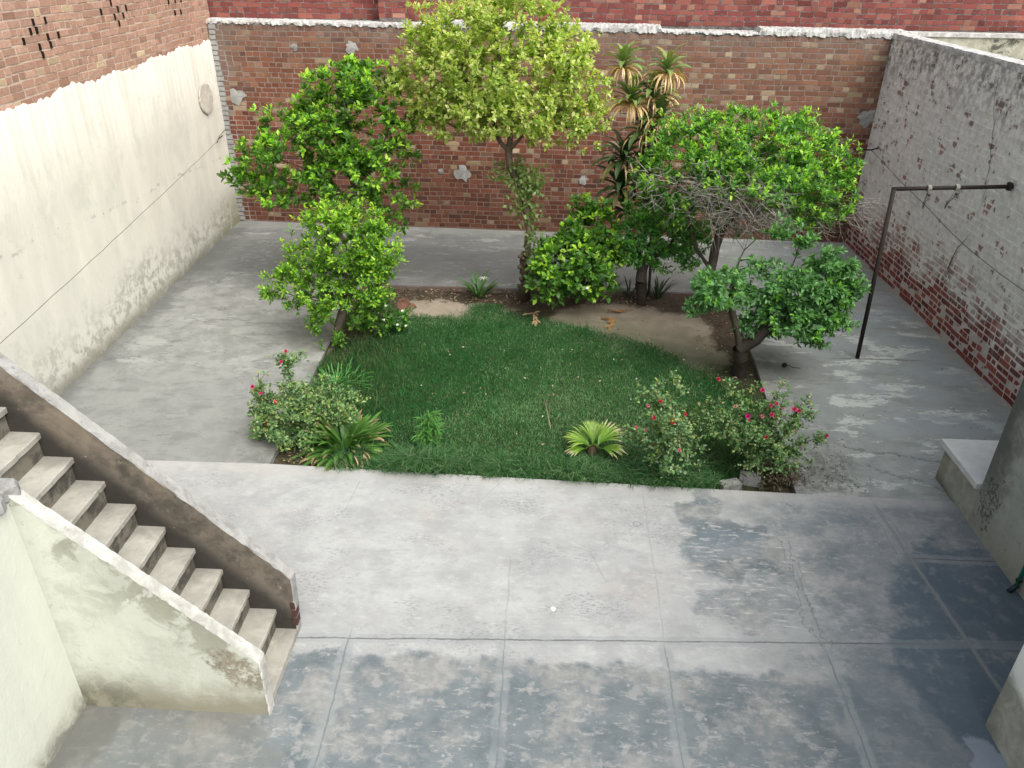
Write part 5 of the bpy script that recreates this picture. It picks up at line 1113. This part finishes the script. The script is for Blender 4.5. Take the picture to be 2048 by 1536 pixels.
wx = x + .10 * fbm(x, y, 2.2, 1) + r.normal(0, 1, n) * jn + .05 * fbm(x, y, 9, 11); wy = y + .12 * fbm(x, y, 2.4, 2) * (y > 6.7) + r.normal(0, 1, n) * jn; k = inpoly(LP, wx, wy)
dens = np.clip(1.0 - .0 * x, 0, 1); k &= r.random(n) < dens; x, y = x[k], y[k]
worn = np.exp(-((x - .4) ** 2 / 2.6 + (y - 8.0) ** 2 / 1.9)) * .75 + .35 * fbm(x, y, 2.1, 5).clip(-1, 1) + .2 * fbm(x, y, 7, 8)
h = r.uniform(.022, .05, len(x)) * (1.15 - .45 * worn.clip(0, 1)) * (1 + .25 * fbm(x, y, 2.8, 3).clip(-1, 1))
base = np.array([(.045, .17, .05), (.058, .21, .06), (.033, .13, .04)])[r.integers(0, 3, len(x))]
lt = np.array([(.17, .31, .14), (.22, .35, .18)])[r.integers(0, 2, len(x))]
mixm = (r.random(len(x)) < (.05 + .45 * worn.clip(0, 1)))[:, None]; cols = np.where(mixm, lt, base) * (1 + .35 * worn.clip(-.6, 1))[:, None] * r.uniform(.7, 1.3, (len(x), 1))
cols = cols * .86; cols = np.where((r.random(len(x)) < .008)[:, None], (.28, .27, .15), cols)
blades(m, x, y, h, .0065, cols, .9, r)
tag(m.build('lawn_grass', M['grass']), 'short dense green lawn grass covering the middle of the bed', 'grass', kind='stuff')
# long untrimmed grass along the near edge and tufts round the edges
m = MB(); n = 30000; x = r.uniform(-2.1, 1.85, n); y0 = 6.41 - (x + 2.1) * .026; dd = np.abs(r.normal(0, .28, n)); y = y0 + dd + .02
lim = .25 + .75 * (np.abs(x - .05) > .35) ; k = (r.random(n) < lim * (.45 + .45 * (fbm(x, y, 3, 9) > -.2))) & ((x > .4) | (dd < .45)); x, y, dd = x[k], y[k], dd[k]
h = r.uniform(.08, .30, len(x)) * np.exp(-dd * 1.2) * (1 + .6 * fbm(x, y, 5, 4).clip(-1, 1)); cols = np.array([(.05, .155, .05), (.08, .20, .07), (.035, .11, .035), (.17, .26, .13)])[r.integers(0, 4, len(x))] * r.uniform(.7, 1.25, (len(x), 1))
blades(m, x, y, h, .009, cols, 1.25, r)
for (u, v, n_, s, hh) in ((1010, 650, 0, .1, .1), (700, 720, 900, .28, .20), (760, 700, 700, .25, .15), (720, 790, 900, .25, .2), (1470, 870, 1400, .3, .2), (1400, 920, 1200, .25, .22), (1420, 745, 260, .12, .08), (1345, 715, 160, .1, .06), (900, 640, 140, .08, .07), (1480, 800, 500, .2, .12), (655, 740, 500, .14, .16)):
    c_ = G0(u, v, -.07); x = c_[0] + r.normal(0, s, n_); y = c_[1] + r.normal(0, s, n_); kk = inpoly([(-2.74, 6.46), (2.6, 6.30), (2.84, 9.2), (2.88, 11.4), (-2.84, 11.38), (-2.82, 8.8)], x, y); x, y = x[kk], y[kk]
    if len(x): blades(m, x, y, r.uniform(.4, 1, len(x)) * hh, .007, np.array([(.04, .11, .035), (.06, .15, .05), (.03, .08, .03), (.13, .16, .07)])[r.integers(0, 4, len(x))], 1.0, r)
tag(m.build('long_grass', M['grass']), 'long uncut grass along the near edge of the bed and under the bushes', 'grass', kind='stuff')

# ================================================================= LITTER AND SMALL THINGS
def flat_leaves(mb, x, y, z, L, W, cols, r):
    n = len(x); az = r.uniform(0, 6.28, n); d = np.c_[np.cos(az), np.sin(az), r.uniform(-.15, .25, n)]
    leaves(mb, np.c_[x, y, z], d, np.tile([0, 0, 1.], (n, 1)) + r.normal(0, .3, (n, 3)), L, W, cols, curl=.2)
m = MB(); BR_ = np.array([(.12, .085, .055), (.20, .15, .10), (.30, .24, .17), (.07, .05, .035), (.36, .28, .17)])
for (u0, u1, v0, v1, n_, s, z) in ((790, 1060, 572, 606, 520, .05, -.06), (1170, 1300, 585, 612, 120, .05, -.06), (1420, 1500, 600, 790, 260, .045, -.06), (1180, 1430, 600, 720, 40, .04, -.06), (640, 720, 690, 800, 260, .05, -.05), (560, 640, 900, 925, 60, .04, -.05), (1390, 1440, 610, 700, 60, .045, -.06)):
    P_ = np.array([G0(r.uniform(u0, u1), r.uniform(v0, v1), z) for _ in range(n_)]); flat_leaves(m, P_[:, 0], P_[:, 1], P_[:, 2], r.uniform(.5, 1.3, n_) * s, s * .4, BR_[r.integers(0, 5, n_)] * r.uniform(.6, 1.3, (n_, 1)), r)
tag(m.build('leaf_litter', M['dry']), 'scattered dry brown leaves on the bare soil of the bed', 'leaf litter', kind='stuff')
m = MB(); n_ = 240; P_ = np.array([G0(r.normal(1556, 24), r.uniform(928, 972), 0) for _ in range(n_)]); P_[:, 2] = r.uniform(-.07, .05, n_) * (P_[:, 0] < 2.64) + .005
for p in P_: strap(m, p, r.uniform(0, 6.28), r.uniform(0, .5), r.uniform(.05, .12), .016, 1.3, np.array((.07, .055, .04)) * r.uniform(.5, 2.6), np.array((.10, .08, .06)) * r.uniform(.5, 2), n=4, twist=r.uniform(-1, 1))
tag(m.build('dead_leaf_pile', M['dry']), 'heap of curled dark dead leaves spilling over the near right corner of the bed', 'leaf pile', kind='stuff')
m = MB(); n_ = 900; u = r.uniform(0, 1, n_); x = np.r_[r.normal(2.95, .28, 330), r.uniform(-5.6, 5.5, 250), r.uniform(-5.6, -3, 120), r.uniform(2.9, 5.5, 200)]; y = np.r_[r.normal(6.75, .3, 330), r.uniform(11.5, 14, 250), r.uniform(6.6, 14, 120), r.uniform(6.5, 11, 200)]
c = np.array([(.10, .08, .06), (.18, .15, .11), (.05, .045, .04), (.3, .27, .22)])[r.integers(0, 4, n_)]
k = (y > 6.35); flat_leaves(m, x[k], y[k], np.full(k.sum(), .002), r.uniform(.008, .035, k.sum()), .010, c[k], r)
tag(m.build('paving_litter', M['dry']), 'fine twigs and leaf crumbs scattered on the concrete', 'leaf litter', kind='stuff')
# flecks on the lawn
m = MB(); n_ = 40; P_ = np.array([G0(r.uniform(800, 1400), r.uniform(690, 900), -.02) for _ in range(n_)]); flat_leaves(m, P_[:, 0], P_[:, 1], P_[:, 2], r.uniform(.02, .045, n_), .018, np.array([(.45, .38, .25), (.40, .26, .14), (.5, .5, .4)])[r.integers(0, 3, n_)], r)
tag(m.build('fallen_leaves', M['dry']), 'small pale fallen leaves lying on the lawn', 'leaf litter', kind='stuff')

def frond(label, pts, wd, col, seed):
    m = MB(); r = np.random.default_rng(seed); P_ = [G0(u, v, z) for u, v, z in pts]; 
    m.tube(P_, [wd * .3] * (len(P_) - 1) + [wd * .15], 5, col)
    for a, b_ in zip(P_[:-1], P_[1:]):
        for t in np.linspace(0, 1, 6):
            p = a + (b_ - a) * t; az = math.atan2(b_[1] - a[1], b_[0] - a[0]); strap(m, p, az + r.uniform(-.5, .5), .1, .12, wd, .4, np.array(col) * r.uniform(.8, 1.2), np.array(col) * r.uniform(.7, 1.1), n=4, twist=r.uniform(-.6, .6))
    tag(m.build('fallen_frond', M['dry']), label, 'dry leaf', 'fallen dry fronds')
frond('bent dry leaf lying on the far edge of the grass, below the pale tree', [(1045, 630, -.03), (1068, 626, -.02), (1073, 640, -.03), (1070, 646, -.04)], .03, (.42, .30, .18), 1)
frond('short orange-brown dry leaf on bare soil, the farther of two', [(1215, 619, -.07), (1230, 621, -.06), (1246, 622, -.07)], .025, (.36, .18, .08), 2)
frond('curled yellow-brown dry leaf on bare soil, the nearer of two', [(1202, 635, -.06), (1222, 637, -.05), (1224, 646, -.06), (1217, 654, -.07)], .028, (.42, .24, .10), 3)
m = MB(); m.tube([G0(1088, 798, -.02), G0(1095, 825, .0), G0(1101, 858, -.03)], .006, 5, (.30, .26, .17)); tag(m.build('twig', M['bark']), 'thin pale stick lying on the lawn', 'stick')
# clay dishes
def dish(label, u, v, tilt, az, r0=.13):
    c_ = G0(u, v, -.06); T = thing('clay_dish', label, 'dish', tuple(c_), 'clay dishes on the soil'); k = 20; V = []
    prof = [(0.0, .0), (.55, .0), (.8, .025), (1.0, .075), (.93, .078), (.74, .03), (.5, .012), (0, .012)]
    Rt = Matrix.Rotation(az, 3, 'Z') @ Matrix.Rotation(tilt, 3, 'X')
    for (a, z) in prof:
        for j in range(k): V.append(np.array(Rt @ Vector((a * r0 * math.cos(j * 6.2832 / k), a * r0 * math.sin(j * 6.2832 / k), z))) + c_ + np.array([0, 0, r0 * abs(math.sin(tilt)) * .8]))
    m = MB(); m.add(V, [(i * k + j, i * k + (j + 1) % k, (i + 1) * k + (j + 1) % k, (i + 1) * k + j) for i in range(7) for j in range(k)]); m.build('bowl', M['clay'], T, smooth=True)
    return T
dish('upturned terracotta dish on the soil left of the far lawn', 817, 612, 2.7, .4, .12)
dish('terracotta dish standing tilted, showing its dark inside, beside the jasmine shrub', 806, 622, .9, .6, .11)
# fruit and drain marker
def ball(mb, c, r_, n=10):
    V = []; 
    for i in range(1, n): 
        for j in range(2 * n): V.append((c[0] + r_ * math.sin(math.pi * i / n) * math.cos(math.pi * j / n), c[1] + r_ * math.sin(math.pi * i / n) * math.sin(math.pi * j / n), c[2] + r_ * .93 * math.cos(math.pi * i / n)))
    k = 2 * n; mb.add(V, [(i * k + j, (i + 1) * k + j, (i + 1) * k + (j + 1) % k, i * k + (j + 1) % k) for i in range(n - 2) for j in range(k)])
    mb.f.append((np.array([[mb.n - len(V) + j for j in range(k)]]), 0)); mb.f.append((np.array([[mb.n - k + j for j in range(k)][::-1]]), 0))
c_ = G0(1568, 734); T = thing('fallen_fruit', 'small shrivelled black fruit on the concrete right of the bed', 'fruit', tuple(c_)); m = MB(); ball(m, c_ + np.array([0, 0, .03]), .034); m.build('flesh', M['fruit'], T, smooth=True); m = MB(); m.tube([c_ + np.array([.02, 0, .04]), c_ + np.array([.10, -.02, .01]), c_ + np.array([.20, -.03, .006])], .004, 5, (.05, .04, .03)); m.build('stalk', M['bark'], T)
c_ = G0(1106, 1219); T = thing('white_cap', 'small round white cap lying on the pale paving', 'bottle cap', tuple(c_)); m = MB(); m.disc(c_, .020, .010, 24); m.build('rim', M['white'], T); m = MB(); m.disc(c_ + np.array([0, 0, .010]), .015, .002, 20); m.build('top', M['white'], T)
